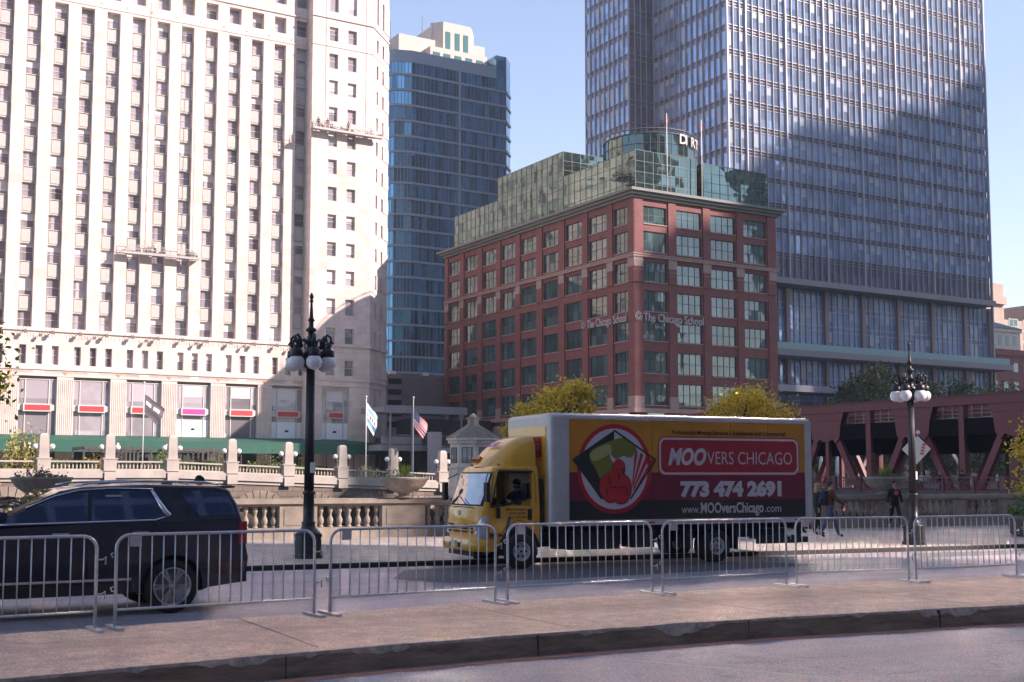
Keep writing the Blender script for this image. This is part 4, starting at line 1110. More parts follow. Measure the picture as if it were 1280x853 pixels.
# wall face with arch cut-outs (polygon per bay)
for a in px_:
    b_ = a+6.25; c = a+3.125; zt = min(zr(a), zr(b_))-.9; rA = 2.75; zc = zt-5.3; K = 14
    arc = [(c-rA*math.cos(math.pi*i/K), zc+rA*1.0*math.sin(math.pi*i/K)) for i in range(K+1)]
    for i in range(K):
        (x0,z0),(x1,z1) = arc[i], arc[i+1]
        face.add([(x0-20,0,z0-1),(x1-20,0,z1-1),(x1-20,0,zt-1),(x0-20,0,zt-1)], [(0,1,2,3)])
        face.add([(x0-20,0,z0-1),(x0-20,1.5,z0-1),(x1-20,1.5,z1-1),(x1-20,0,z1-1)], [(0,1,2,3)])
        # voussoirs
        t0, t1 = math.pi*(i+.06)/K, math.pi*(i+.94)/K; r2 = rA+.95
        P_ = lambda r, t, y: (c-20-r*math.cos(t), y, zc-1+r*math.sin(t))
        vous.add([P_(rA,t0,-.12),P_(rA,t1,-.12),P_(r2,t1,-.12),P_(r2,t0,-.12),P_(rA,t0,.0),P_(rA,t1,.0),P_(r2,t1,.0),P_(r2,t0,.0)], [(0,3,2,1),(0,1,5,4),(3,7,6,2),(1,2,6,5),(0,4,7,3)])
    face.box(a-20, c-rA-20, 0, .3, -10, zt-1); face.box(c+rA-20, b_-20, 0, .3, -10, zt-1)
    face.box(c-rA-20, c-rA+.001-20, 0, 1.5, -9, zc-1)
    rec.box(a-20, b_-20, 1.5, 1.7, -10, zt-1)
face.build('wall', M_['archstone'], ew); vous.build('voussoirs', mat('pale_voussoir', (.27,.215,.18), .9, var=.2, scale=1), ew)
rec.build('arch_recess', mat('arch_infill', (.16,.115,.09), .9, var=.3, scale=1), ew)
# balustrade in bays, obelisk pillars with twin globes
tb = empty('stone_balustrade', (20, TYY, 2), 0, 'pale sunlit stone balustrade along the far terrace before the limestone tower', 'balustrade')
rl = MB(); bs = MB()
for a, b_ in zip(xs_, xs_[1:]):
    for m_, y0, y1, d0, d1 in ((rl,-.2,.3,-.16,0),(bs,-.2,.3,-.98,-.8)):
        za, zb_ = zr(a)-2, zr(b_)-2
        m_.add([(a-20,y0,za+d0),(b_-20,y0,zb_+d0),(b_-20,y1,zb_+d0),(a-20,y1,za+d0),(a-20,y0,za+d1),(b_-20,y0,zb_+d1),(b_-20,y1,zb_+d1),(a-20,y1,za+d1)], [(0,1,5,4),(4,5,6,7),(3,2,1,0),(2,3,7,6)])
rl.build('rail', stone, tb); bs.build('base', stone, tb)
bp_ = [(.07,0),(.07,.06),(.045,.09),(.10,.2),(.085,.3),(.05,.42),(.045,.5),(.075,.58),(.075,.64)]
its = []
for a in px_:
    for i in range(13):
        x = a+.75+(6.25-1.5)*(i+.5)/13; its.append((0, T(x-20, .05, zr(x)-.8-2)))
its = [i for i in its if i[1].translation.x > 2 and i[1].translation.x < 49]; its.sort(key=lambda q: abs(q[1].translation.x-22))
scatter('baluster', tb, [(MB().lathe(bp_, 8), [stone])], its, 100)
M_['globewhite'] = mat('white_lamp_globe', (.85,.82,.80), .3)
ord_ = ['beside the yellow shrub at the left edge','second from the left edge with steel pergola behind','third from the left edge under the striped awning','fourth from the left edge, before the white poster windows','just left of the tall street lamp','just right of the tall street lamp','between the two flags, in shade','right of the US flag beside the bridge house','far right end of the terrace']
k_ = 0
for a in px_[2:]:
    if a > 67: break
    z0 = zr(a)
    o = empty('terrace_pillar', (a, TYY, z0-1.0), 0, None, 'lamp pillar', 'stone lamp pillars on the far terrace')
    o['label'] = 'stone pillar with twin globe lights on the far terrace, ' + ord_[k_]; 
    if len(o['label'].split()) > 16: o['label'] = 'twin globe stone pillar, ' + ord_[k_]
    k_ += 1
    MB().box(-.62,.62,-.45,.45,0,1.15).box(-.72,.72,-.5,.5,1.15,1.28).box(-.55,.55,-.5,-.45,-1.1,-.1).add([(-.48,-.38,1.28),(.48,-.38,1.28),(.48,.38,1.28),(-.48,.38,1.28),(-.42,-.34,3.45),(.42,-.34,3.45),(.42,.34,3.45),(-.42,.34,3.45),(-.25,-.2,3.65),(.25,-.2,3.65),(.25,.2,3.65),(-.25,.2,3.65)], [(0,1,5,4),(1,2,6,5),(2,3,7,6),(3,0,4,7),(4,5,9,8),(5,6,10,9),(6,7,11,10),(7,4,8,11),(8,9,10,11)]).build('shaft', stone, o)
    br_ = MB().tube([(.4,0,1.7),(.78,0,1.75),(.78,0,2.1)], .04, 6).mesh('bracket', M_['dark_iron'])
    gm = MB().sphere((.78,0,2.36), .27, n=14, m=9).mesh('globe', M_['globewhite'])
    for s_ in (0, math.pi):
        Mr = Matrix.Rotation(s_, 4, 'Z'); inst('bracket', br_, o, Mr); inst('globe', gm, o, Mr)

# ---------------------------------------------------------------- flags
def flagpole(x, y, zb, zt, fz, kind, label, w=1.5, h=2.4, sx=1, sag=1.5):
    o = empty('flagpole', (x, y, zb), 0, label, 'flagpole', 'flagpoles on the far terrace')
    MB().tube([(0,0,0),(0,0,zt-zb)], [.07,.045], 8).sphere((0,0,zt-zb+.1), .12, n=8, m=6).build('pole', M_['white_paint'], o)
    nu, nv = 26, 24; m = MB(); V = []
    for i in range(nu+1):
        for j in range(nv+1):
            u = i/nu; v = j/nv
            X = sx*v*w*(.75+.25*math.cos(u*2.2)) ; Z = fz-zb-u*h*(1-.1*v)-sag*v**1.15+.06*math.sin(v*9+u*2); Yv = .16*math.sin(v*8+u*3)*v+.08*math.sin(u*9)*v
            V.append((X, Yv, Z))
    F = []; 
    def mi_(u, v):
        if kind == 'us':
            if u < .54 and v < .42: return 2 if (int(u*26) % 3 == 1 and int(v*24) % 3 == 1) else 1
            return 0 if int(u*13) % 2 == 0 else 2
        if kind == 'chi':
            for c in (.17,.39,.61,.83):
                if abs(u-.5) < .07 and abs(v-c) < .055: return 0
            return 3 if (.17 < u < .34 or .66 < u < .83) else 2
        if .30 < u < .50 and (.12 < v < .38 or .52 < v < .85) and not (.37 < u < .43 and (.2 < v < .28 or .62 < v < .7)): return 2
        return 4
    for i in range(nu):
        for j in range(nv):
            a = i*(nv+1)+j; F.append((a, a+1, a+nv+2, a+nv+1)); m.m.append(mi_((i+.5)/nu, (j+.5)/nv)); m.sm.append(True)
    m.v = V; m.f = [list(f) for f in F]
    m.build('flag', [M_['flagred'], M_['flagblue'], M_['flagwhite'], M_['flagsky'], M_['flagblack']], o)
M_['flagred'] = mat('flag_red', (.50,.03,.05), .8); M_['flagblue'] = mat('flag_blue', (.03,.04,.16), .8); M_['flagwhite'] = mat('flag_white', (.75,.73,.73), .8)
M_['flagsky'] = mat('flag_sky_blue', (.20,.42,.62), .8); M_['flagblack'] = mat('flag_dark', (.12,.10,.12), .8)
flagpole(32.2, 128, 2.4, 11.7, 10.6, 'blk', 'white pole flying a dark flag with white marking before the limestone tower', 2.2, 1.9, sag=1.5)
flagpole(57.4, 128, 1.6, 11.1, 10.5, 'chi', 'white pole with drooping pale blue and white flag with red stars', 1.5, 2.4, sag=1.6)
flagpole(60.7, 122.5, -2, 10.8, 9.5, 'us', 'white pole with drooping red and white striped flag beside the bridge house', 1.9, 1.9, sag=1.5)

# ---------------------------------------------------------------- pergolas and people-free terrace furniture
def pergola(x0, x1, y0, y1, z, h, label, posts):
    o = empty('pergola', (x0, y0, z), 0, label, 'pergola', 'steel pergolas on the far terrace'); L = x1-x0; D_ = y1-y0
    MB().box(0,L,-.1,.1,h-.35,h).box(0,L,D_-.1,D_+.1,h-.35,h).box(-.1,.1,.1,D_-.1,h-.35,h).box(L-.1,L+.1,.1,D_-.1,h-.35,h).build('beam', M_['dark_steel'], o)
    ps = MB().box(-.1,.1,-.1,.1,0,h-.35).mesh('post', M_['dark_steel'])
    for t in posts: inst('post', ps, o, loc=(t*L,0,0)); inst('post', ps, o, loc=(t*L,D_,0))
    s_ = MB().box(-.03,.03,0,D_,h-.28,h-.2).mesh('slat', M_['dark_steel'])
    for i in range(1, 12): inst('slat', s_, o, loc=(L*i/12,0,0))
pergola(28.8, 36.2, 140, 146, 2.4, 3.0, 'longer dark steel pergola with bunched posts below the green awning', (0,.62,.68,.74,1))
pergola(38.6, 45.0, 140, 146, 2.4, 2.9, 'shorter dark steel pergola right of the black flag', (0,.55,.65,.75,.85,1))

# ================================================================ foliage
def leafmat(name, c, tr=.25):
    m, nt, b = new_mat(name); b.inputs['Roughness'].default_value = .6; b.inputs['Base Color'].default_value = (*c,1)
    b.inputs['Subsurface Weight'].default_value = 0
    t = nt.nodes.new('ShaderNodeBsdfTranslucent'); t.inputs[0].default_value = (*[min(1,k*1.3) for k in c],1)
    mx = nt.nodes.new('ShaderNodeMixShader'); mx.inputs[0].default_value = tr
    nt.links.new(b.outputs[0], mx.inputs[1]); nt.links.new(t.outputs[0], mx.inputs[2]); nt.links.new(mx.outputs[0], nt.nodes['Material Output'].inputs[0])
    return m
YL = [leafmat('leaf_yellow', (.70,.50,.05)), leafmat('leaf_olive', (.45,.36,.04)), leafmat('leaf_gold', (.78,.48,.05)), leafmat('leaf_green', (.18,.20,.03))]
GLv = [leafmat('leaf_dark', (.07,.10,.025)), leafmat('leaf_mid', (.11,.15,.035)), leafmat('leaf_rust', (.17,.10,.04)), leafmat('leaf_deep', (.045,.07,.02))]
PL = [leafmat('plant_green', (.06,.13,.03)), leafmat('plant_lime', (.20,.24,.04)), leafmat('plant_grey', (.12,.15,.11)), leafmat('plant_flower', (.45,.05,.14))]
barkm = mat('tree_bark', (.06,.045,.035), .9, var=.3, scale=6, bump=.4)
def leaf(mb, p, s, rnd, mi, flat=.5):
    n = Vector((rnd.gauss(0,1), rnd.gauss(0,1), rnd.gauss(0,1)*flat+.5)).normalized(); a = n.orthogonal().normalized(); a.rotate(Matrix.Rotation(rnd.random()*6.28, 3, n)); b = n.cross(a)
    s *= rnd.uniform(.6, 1.25)
    q = [p - a*s*.5, p + b*s*.32 - a*s*.05, p + a*s*.55, p - b*s*.32 - a*s*.05]
    mb.add([tuple(k) for k in q], [(0,1,2,3)], mi)
def tree(name, x, y, z, H, rad, label, leaves, ls, mats, group, seed, cb=.45, wts=(4,3,2,1), squash=.8, clumps=26, off=(0,0)):
    rnd = random.Random(seed); o = empty(name, (x, y, z), rnd.random()*6, label, 'tree', group)
    th = H*cb; tr = H*.014+.04; m = MB()
    m.tube([(0,0,0),(.05,0,th*.5),(off[0]*.3,off[1]*.3,th),(off[0]*.7,off[1]*.7,H*.8)], [tr*1.3,tr,tr*.8,tr*.2], 8)
    cr = MB(); cz = th+(H-th)*.5; hz = (H-th)*.5
    tips = []
    for i in range(clumps):
        a = i*2.39996+rnd.random()*.7; zz = rnd.uniform(-1,1); rr_ = math.sqrt(max(0,1-zz*zz))*rnd.uniform(.35,1)
        p = Vector((off[0]+rad*rr_*math.cos(a), off[1]+rad*rr_*math.sin(a), cz+hz*zz*.88)); tips.append(p)
        s0 = Vector((off[0]*.5, off[1]*.5, max(th*.8, p.z-hz*.7))); mid = (s0+p)/2+Vector((0,0,-.08*rad))
        m.tube([s0, mid, p], [tr*.35,tr*.22,tr*.06], 5)
    for p in tips:
        bias = rnd.random(); cs_ = rad*rnd.uniform(.2,.42)
        for _ in range(int(leaves/clumps*rnd.uniform(.6,1.4))):
            d = Vector((rnd.gauss(0,.5), rnd.gauss(0,.5), rnd.gauss(0,.42)))*cs_
            k = rnd.choices(range(4), wts)[0]
            leaf(cr, p+d, ls, rnd, k)
    m.build('trunk', barkm, o); cr.build('crown', mats, o); return o
GT = 'autumn trees along the riverside path'
tree('tree', 27.3, 41.5, -6, 11.9, 1.65, 'larger yellow green autumn tree above the front corner of the truck box', 9500, .15, YL, GT, 4, cb=.76, clumps=34)
tree('tree', 27.1, 44.0, -6, 11.2, 1.0, 'smaller yellow autumn tree peeping above the truck cab fairing', 3600, .15, YL, GT, 14, cb=.78)
tree('tree', 36.8, 41.2, -6, 12.1, 1.9, 'bright yellow autumn tree above the rear of the truck box', 10500, .15, YL, GT, 9, cb=.75, clumps=36)
tree('tree', 3.95, 39.3, -6, 13.2, 2.2, 'dark olive tree whose branch tips enter at the left edge', 5600, .17, [YL[3],YL[1],YL[3],YL[1]], GT, 21, cb=.66)
tree('tree', 48.2, 33.8, -6, 10.6, 2.3, 'yellow leaved tree reaching in from the right edge before the bridge', 7000, .17, YL, GT, 31, cb=.6)
GP = 'dark green trees behind the red bridge'
lab = ['rust tipped dark tree left of second lamp behind bridge','tallest dark tree just right of the metal canopy','dark green tree behind the right lamp globes','rounded dark tree right of the lamp finial','green tree before the glass tower corner','green tree before the brick warehouse','dark tree low behind the bridge girders, at their left end','dark tree low behind the middle of the bridge','dark tree low behind the diamond sign','dark tree low behind the right end of the bridge','dark tree below the warehouse at the right edge']
for i, (x, y, H, r_) in enumerate([(150,140,17.5,5.5),(157,142,19.3,6),(166,141,17.2,6),(176,140,17.5,6),(186,140,17.2,6.5),(198,142,16.8,7),(118,128,8.5,5),(130,128,9.5,6),(142,129,9.5,6),(155,129,10,6),(170,129,10,7)]):
    tree('tree', x, y, 1, H, r_, lab[i], 4200, .62, GLv, GP, 50+i, cb=.15, wts=(4,3,1.5 if i < 3 else .3,3), clumps=34)
def bush(x, y, z, r, label, mats, n, ls, seed, cat='shrub', group=None, name='shrub', wts=(3,2,2,0), sz=.8, stems=6):
    rnd = random.Random(seed); o = empty(name, (x,y,z), 0, label, cat, group); s_ = MB(); c = MB()
    for i in range(stems):
        a = rnd.random()*6.28; s_.tube([(0,0,0),(r*.4*math.cos(a),r*.4*math.sin(a),r*.6)], [.04,.015], 5)
    for _ in range(n):
        a = rnd.random()*6.28; u = rnd.random()**.5; ph = rnd.random()
        lump = 1+.35*math.sin(a*3+seed)+.2*math.sin(a*7+seed*2)
        p = Vector((r*u*math.cos(a)*lump, r*u*math.sin(a)*lump, r*sz*(2*ph)*math.sqrt(max(0,1-u*u*.7))*lump)); leaf(c, p, ls, rnd, rnd.choices(range(4), wts)[0])
    s_.build('stem', barkm, o); c.build('foliage', mats, o); return o
GB = 'shrubs planted on the far terrace'
bush(21.0, 131, 2.4, 1.75, 'large yellow green shrub at the left end of the far terrace', [leafmat('shrub_pale_leaf',(.36,.33,.10)),leafmat('shrub_olive_leaf',(.22,.22,.07)),leafmat('shrub_straw_leaf',(.42,.34,.12)),barkm], 2600, .32, 3, group=GB, wts=(3,2,2,1), sz=1.0)
bush(29.2, 133, 2.4, 1.25, 'round orange tinted shrub under the left pergola', [YL[1],leafmat('leaf_orange',(.30,.14,.05)),YL[0],YL[1]], 900, .28, 5, group=GB, wts=(2,4,1,0))
bush(36.0, 134, 2.4, 1.15, 'green shrub between the black flag and a twin globe pillar', PL, 800, .28, 7, group=GB, wts=(3,1,0,0), sz=1.0)
for i, (x, s_, l_) in enumerate(((40.3,1.0,'low lime shrub right of the flag pole base'),(44.6,.8,'low lime shrub under the pergola right end'),(46.4,1.5,'tall dark shrub beside the fourth lamp pillar'),(50.5,1.3,'dark shrub left of the tall street lamp'),(54.2,.8,'small lime shrub right of the tall street lamp'),(58.2,1.0,'dark shrub beside the red starred flag'))):
    bush(x, 129.5, zr(x)-1.2, s_, l_, PL if 'lime' in l_ else GLv, 600, .26, 60+i, group=GB, wts=(2,3,1,0))
for i, (a, b_, l_) in enumerate(((22.5,27.5,'left end'),(34.9,40.0,'middle'),(47.2,52.6,'right end'))):
    rnd = random.Random(i); hm = MB()
    o = empty('hedge', (a, 127.5, zr(a)-1.2), 0, 'clipped green hedge behind the far balustrade, '+l_, 'hedge', 'hedges on the far terrace')
    for _ in range(1500): leaf(hm, Vector((rnd.uniform(0,b_-a), rnd.uniform(-.4,.4), rnd.uniform(.3,1.35))), .2, rnd, rnd.choice((0,0,1)))
    hm.build('foliage', PL, o)

# ---------------------------------------------------------------- bridge house
bh = empty('bridge_house', (64.2, 115, -6), R(22.5), 'small octagonal limestone bridge tender house with stepped stone roof', 'bridge house')
def octo(r): return [(r*math.cos(R(45*i)), r*math.sin(R(45*i))) for i in range(8)]
MB().prism(octo(2.65), 0, 9.1).prism(octo(2.5), 9.1, 11.6).prism(octo(2.78), 8.95, 9.15).prism(octo(2.75), 11.6, 11.95).prism(octo(2.95), 11.95, 12.15).build('wall', M_['limestone_pale'], bh)
rf = MB()
for i in range(9): rf.prism(octo(2.9-i*.27), 12.15+i*.17, 12.15+(i+1)*.17-.001*i)
rf.prism(octo(.62), 13.6, 14.3).prism(octo(.75), 14.3, 14.42).lathe([(.5,14.42),(.3,14.7),(.05,14.9)], 8).build('roof', M_['limestone_grey'], bh)
wm = MB().box(.02,.06,-.55,.55,0,1.5,1)
for k in (-.55,-.02,.51): wm.box(.0,.09,k-.03,k+.05,0,1.5,0)
wm.box(.0,.09,-.6,.6,-.08,0,0).box(0,.09,-.6,.6,1.5,1.58,0)
wm = wm.mesh('window', [M_['dark_steel'], M_['winglass']])
for i in range(8):
    a = R(45*i+22.5); inst('window', wm, bh, Matrix.Rotation(a,4,'Z') @ Matrix.Translation((2.5*math.cos(R(22.5)),0,9.6)))

# ================================================================ red bascule bridge
bm_ = M_['bridgered'] = mat('maroon_painted_steel', (.15,.032,.042), .55, var=.22, scale=.9, bump=.15, bscale=12)
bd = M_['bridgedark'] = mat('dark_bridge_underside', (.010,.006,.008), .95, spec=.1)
wsteel = M_['railwhite'] = mat('pale_pink_rail', (.55,.42,.42), .6)
brg = empty('steel_bridge', (85, 116, .7), 0, 'maroon riveted truss bridge carrying rail tracks above a roadway', 'bridge')
def BB(x, y, z): return (x-85, y-116, z-.7)
def truss(X, name):
    t = MB(); 
    nodes_t = [114.5,104.0,93.7,83.3,73.0,62.8,52.5,42.2]; nodes_b = [109.2,98.8,88.5,78.1,67.9,57.6,47.3]
    t.box(X-.45-85,X+.45-85,38-116,116-116,8.02-.7,8.8-.7)
    t.box(X-.55-85,X+.55-85,38-116,0,8.8-.7,8.86-.7)
    t.box(X-.35-85,X+.35-85,38-116,0,-2.4-.7,-1.6-.7)
    for y in nodes_b: t.box(X-.3-85,X+.3-85,y-.28-116,y+.28-116,-2.3,7.31)
    for y in nodes_t[1:]: t.box(X-.2-85,X+.2-85,y-.2-116,y+.2-116,-2.3,6.4)
    for y in nodes_t:
        for b_ in nodes_b:
            if abs(b_-y) < 6: t.beam(BB(X,y,8.0), BB(X,b_,-1.9), .45, .62)
        # gusset plate with curved cheeks
        pl = [(y-116-2.3,7.33),(y-116+2.3,7.33),(y-116+1.9,6.2),(y-116+1.75,5.0),(y-116+1.3,4.4),(y-116+.8,4.85),(y-116+.3,4.6),(y-116-.3,4.6),(y-116-.8,4.85),(y-116-1.3,4.4),(y-116-1.75,5.0),(y-116-1.9,6.2)]
        t.prism(pl, X-85-.36, X-85-.25, 'x'); t.prism(pl, X-85+.25, X-85+.36, 'x')
    rv = random.Random(1)
    for y in nodes_t:
        for i in range(14):
            for s_ in (-1, 1): t.box(X-.385-85, X-.355-85, y+s_*(.3+i*.13)-116-.03, y+s_*(.3+i*.13)-116+.03, 6.55, 6.61); 
    for i in range(150): y = 114-i*.5; t.box(X-.47-85,X-.445-85,y-.035-116,y+.035-116,7.95,8.02)
    t.build(name, bm_, brg)
truss(85, 'truss'); truss(97.5, 'truss')
q = MB(); q.box(-2.6, 14.5, -78, 0, -.35, .2); q.build('deck', M_['asphalt_dark'], brg)
q = MB(); q.box(-.2, 12.6, -78, 0, 4.8, 6.2)
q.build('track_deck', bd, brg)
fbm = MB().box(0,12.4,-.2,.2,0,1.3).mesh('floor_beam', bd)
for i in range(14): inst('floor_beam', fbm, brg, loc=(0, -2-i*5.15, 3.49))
q = MB()
for z in (6.3,6.65,7.0,7.35): q.box(1.2,1.26,-78,0,z,z+.07)
for i in range(78): q.box(1.19,1.27,-i-.04,-i+.04,6.2,7.4)
q.build('track_railing', wsteel, brg)
tm = MB(); 
for i in range(60): tm.box(1.6,10.5,-i*1.25-.12,-i*1.25+.12,6.2,6.45)
tm.box(1.7,2.2,-78,0,6.6,7.1); tm.build('track_timber', mat('red_track_boards', (.30,.10,.09), .8, var=.3, scale=3), brg)  # one even red for the boards and sleepers of the upper track
# ornate footway railing
q = MB()
q.box(-2.66,-2.54,-78,0,1.22,1.32).box(-2.64,-2.56,-78,0,.12,.2).box(-2.63,-2.57,-78,0,.95,.99)
for i in range(390):
    y = -i*.2
    if i % 15 == 0: q.box(-2.7,-2.5,y-.07,y+.07,0,1.4)
    elif i % 5 == 0: q.box(-2.63,-2.57,y-.03,y+.03,.2,1.22)
    else: q.box(-2.61,-2.59,y-.02,y+.02,.2,.95)
for i in range(78):
    y = -i*1.0-.5
    q.tube([(-2.6,y+.32*math.cos(t*math.pi/5),.58+.3*math.sin(t*math.pi/5)) for t in range(11)], .028, 4, caps=False)
    q.tube([(-2.6,y+.12*math.cos(t*math.pi/4),.58+.12*math.sin(t*math.pi/4)) for t in range(9)], .03, 4, caps=False)
q.build('footway_railing', mat('dark_maroon_railing', (.15,.03,.045), .5), brg)
# pier under the far end and abutment
tag(MB().box(80,101,114,126,-9,.6).build('bridge_abutment', M_['archstone']), kind='structure')
# warning board hung on the truss
sg = empty('warning_sign', (83.7, 71.8, 4.4), R(-64), 'white diamond board with orange block lettering hung on the bridge truss', 'sign')
MB().prism([(-1.22,0),(0,-1.3),(1.22,0),(0,1.3)], -.03, .03, 'y').build('board', mat('board_white', (.82,.70,.62), .6), sg)
q = MB()
for i in range(4): q.box(-.13,.17,-.045,-.032,.42-i*.27,.62-i*.27); q.box(-.02,.05,-.055,-.045,.46-i*.27,.56-i*.27)
o = q.build('marking', mat('orange_red_marking', (.75,.12,.06), .6), sg); o.rotation_euler = (0, R(14), 0); o.location = (.52,0,-.1)
MB().lathe([(.17,0),(.17,.06)], 16, M=Matrix.Translation((.22,-.1,1.45)) @ Matrix.Rotation(R(90),4,'X')).build('lamp', M_['white_paint'], sg)
MB().box(-.2,.1,-.05,.05,1.05,1.5).build('bracket', M_['flagred'], sg)
# folded parasols and an inclined lattice beyond the bridge
pg = 'folded white parasols beyond the bridge'
for i, (x, y, l_) in enumerate(((118.5,117.5,'folded white parasol, left of the pair seen through the truss'),(121.0,117.0,'folded white parasol, right of the pair seen through the truss'))):
    o = empty('parasol', (x, y, 1), 0, l_, 'parasol', pg)
    MB().tube([(0,0,0),(0,0,4)], .05, 6).build('pole', M_['white_paint'], o)
    MB().lathe([(.1,4.0),(.3,3.0),(.38,1.6),(.25,1.3)], 10).build('canopy', M_['flagwhite'], o)
for (y0, y1, x, l_) in ((92, 95.5, 101,'sunlit lattice strut seen through the left bay of the bridge'),(84,80.5,102,'sunlit lattice strut seen right of the bridge hanger')):
    o = empty('lattice_strut', (x, y0, .9), 0, l_, 'strut'); q = MB()
    q.beam((0,0,5),(0,(y1-y0),0), .5, .12); q.build('strut', wsteel, o)
# walkers on the bridge footway
# ================================================================ yellow box truck
tk = empty('box_truck', (14.21, 23.2, 0), R(-7), 'yellow cab moving truck with red, orange and black lettered box driving left', 'truck')
ty = M_['truckyellow'] = mat('yellow_truck_paint', (.70,.335,.014), .32, var=.06, scale=3, coat=.6)
tyd = M_['boxyellow'] = mat('orange_yellow_box_wrap', (.48,.195,.010), .55, var=.16, scale=1.3)
mar = M_['maroonwrap'] = mat('maroon_box_wrap', (.165,.006,.030), .5, var=.2, scale=1.3)
blk = M_['blackwrap'] = mat('black_box_wrap', (.016,.014,.016), .5, var=.2, scale=2)
whw = M_['whitewrap'] = mat('off_white_graphic', (.50,.46,.50), .6)
rdw = M_['redwrap'] = mat('bright_red_graphic', (.42,.008,.020), .5)
sil = M_['boxalu'] = mat('brushed_box_aluminium', (.50,.47,.48), .4, metal=.35, var=.12, scale=3)
chas = M_['chassis'] = mat('dark_chassis', (.02,.018,.018), .7, var=.3, scale=5)
clear, nt, b = new_mat('clear_cab_glass'); b.inputs['Roughness'].default_value = .02; b.inputs['Base Color'].default_value = (.02,.02,.03,1)
tr = nt.nodes.new('ShaderNodeBsdfTransparent'); tr.inputs[0].default_value = (.75,.8,.85,1); mx = nt.nodes.new('ShaderNodeMixShader'); mx.inputs[0].default_value = .22
nt.links.new(tr.outputs[0], mx.inputs[1]); nt.links.new(b.outputs[0], mx.inputs[2]); nt.links.new(mx.outputs[0], nt.nodes['Material Output'].inputs[0])
wsg = glass_mat('windscreen_glass', (.42,.42,.42), metal=.75, rough=.05, wob=.09, wscale=2.2)

# ---- box
BW_ = 2.45; cr_ = .16
plan = [(.68+cr_-cr_*math.cos(t), cr_-cr_*math.sin(t)) for t in [R(15*i) for i in range(7)]][::-1]
plan = [(.68+cr_-cr_*math.cos(R(15*i)), cr_-cr_*math.sin(R(15*i))) for i in range(7)]        # from front face to side v=0
planB = [(p[0], BW_-p[1]) for p in plan][::-1]
outline = plan + [(7.9,0),(7.9,BW_)] + planB
bx = MB().prism(outline, .93, 3.40, 'z', 0, smooth=False)
# rounded roof edge
n = len(outline); rings = []
def inset(p, d): cu, cv = 4.3, BW_/2; return (p[0] + (d if p[0] < 4 else -d), p[1] + (d if p[1] < cv else -d))
for d, z in ((0,3.40),(.012,3.44),(.04,3.475),(.09,3.495)): rings.append([(*inset(p, d), z) for p in outline])
for a, b2 in zip(rings, rings[1:]): bx.add(a+b2, [(i, (i+1) % n, n+(i+1) % n, n+i) for i in range(n)], 0, True)
bx.add(rings[-1], [tuple(range(n))], 0)
body = bx.build('cargo_box', sil, tk)
def panel(name, pts, m, y=-.004, par=body, th=.004):
    q = MB(); k_ = len(pts); q.add([(u, y, z) for u, z in pts]+[(u, y+th, z) for u, z in pts], [tuple(range(k_))] + [(i, k_+i, k_+(i+1) % k_, (i+1) % k_) for i in range(k_)])
    return q.build(name, m, par)
panel('side_panel', [(1.17,2.15),(7.72,2.15),(7.72,3.36),(1.17,3.36)], tyd)
panel('side_panel', [(1.17,1.50),(7.72,1.50),(7.72,2.15),(1.17,2.15)], mar)
panel('side_panel', [(1.17,1.06),(7.72,1.06),(7.72,1.50),(1.17,1.50)], blk)
MB().box(.97,1.16,-.012,.0,1.0,3.40).box(7.73,7.92,-.02,.0,1.0,3.42).box(1.0,7.9,-.014,0,3.365,3.44).box(1.0,7.9,-.02,.0,.93,1.05).box(7.86,7.92,0,.1,1,3.42).build('edge_trim', sil, body)
q = MB()
for i in range(26): q.box(1.15+i*.26,1.15+i*.26+.16,-.024,-.02,.965,1.005,i % 2)
q.build('reflective_tape', [rdw, whw], body)
q = MB()
for i in range(60): q.sphere((1.07+i*.0,-.014,1.05+i*.039), .008, n=5, m=3)
for i in range(120): q.sphere((1.2+i*.0545,-.016,3.40), .008, n=5, m=3)
q.build('rivets', sil, body)
# round emblem: ring, white disc, black and striped diamond, red bull head figure with horns under an olive roll
def disc(r, c, m, y, name, n=48, sx=.94):
    return panel(name, [(c[0]+r*sx*math.cos(2*math.pi*i/n), c[1]+r*math.sin(2*math.pi*i/n)) for i in range(n)], m, y)
C_ = (2.34, 2.23)
disc(1.035, C_, rdw, -.008, 'emblem_ring'); disc(.93, C_, whw, -.011, 'emblem_disc')
D_ = dict(L=(1.24,2.44), T=(2.33,3.12), R=(3.43,2.44), B1=(1.97,1.54), B2=(2.75,1.54))
panel('emblem_diamond', [D_['T'],D_['L'],D_['B1'],(2.33,1.54)], blk, -.015)
q = MB()
for a, b2 in ((D_['T'],D_['R']),(D_['R'],D_['B2'])): q.beam((a[0],-.016,a[1]),(b2[0],-.016,b2[1]), .012, .035)
q.build('emblem_outline', blk, body)
for tl, tr_, bl in (((2.88,2.66),(2.95,2.63),(2.79,1.86)),((3.02,2.60),(3.10,2.56),(2.80,1.80)),((3.17,2.53),(3.26,2.48),(2.81,1.74)),((3.31,2.45),(3.36,2.42),(2.84,1.70))):
    panel('emblem_stripe', [tl, tr_, (bl[0]+.02,bl[1]-.02), bl], rdw, -.015)
olive = mat('olive_graphic', (.17,.16,.02), .6); olight = mat('pale_olive_graphic', (.34,.33,.12), .6); dred = mat('dark_red_graphic', (.10,.004,.008), .6)
def blob(c, ru, rz, rot, n=28, p=1.0):
    out = []
    for i in range(n):
        a = 2*math.pi*i/n; x = ru*math.copysign(abs(math.cos(a))**p, math.cos(a)); z = rz*math.copysign(abs(math.sin(a))**p, math.sin(a))
        out.append((c[0]+x*math.cos(rot)-z*math.sin(rot), c[1]+x*math.sin(rot)+z*math.cos(rot)))
    return out
panel('emblem_roll', blob((2.22,2.63), .56, .22, R(20), p=.6), olive, -.019)
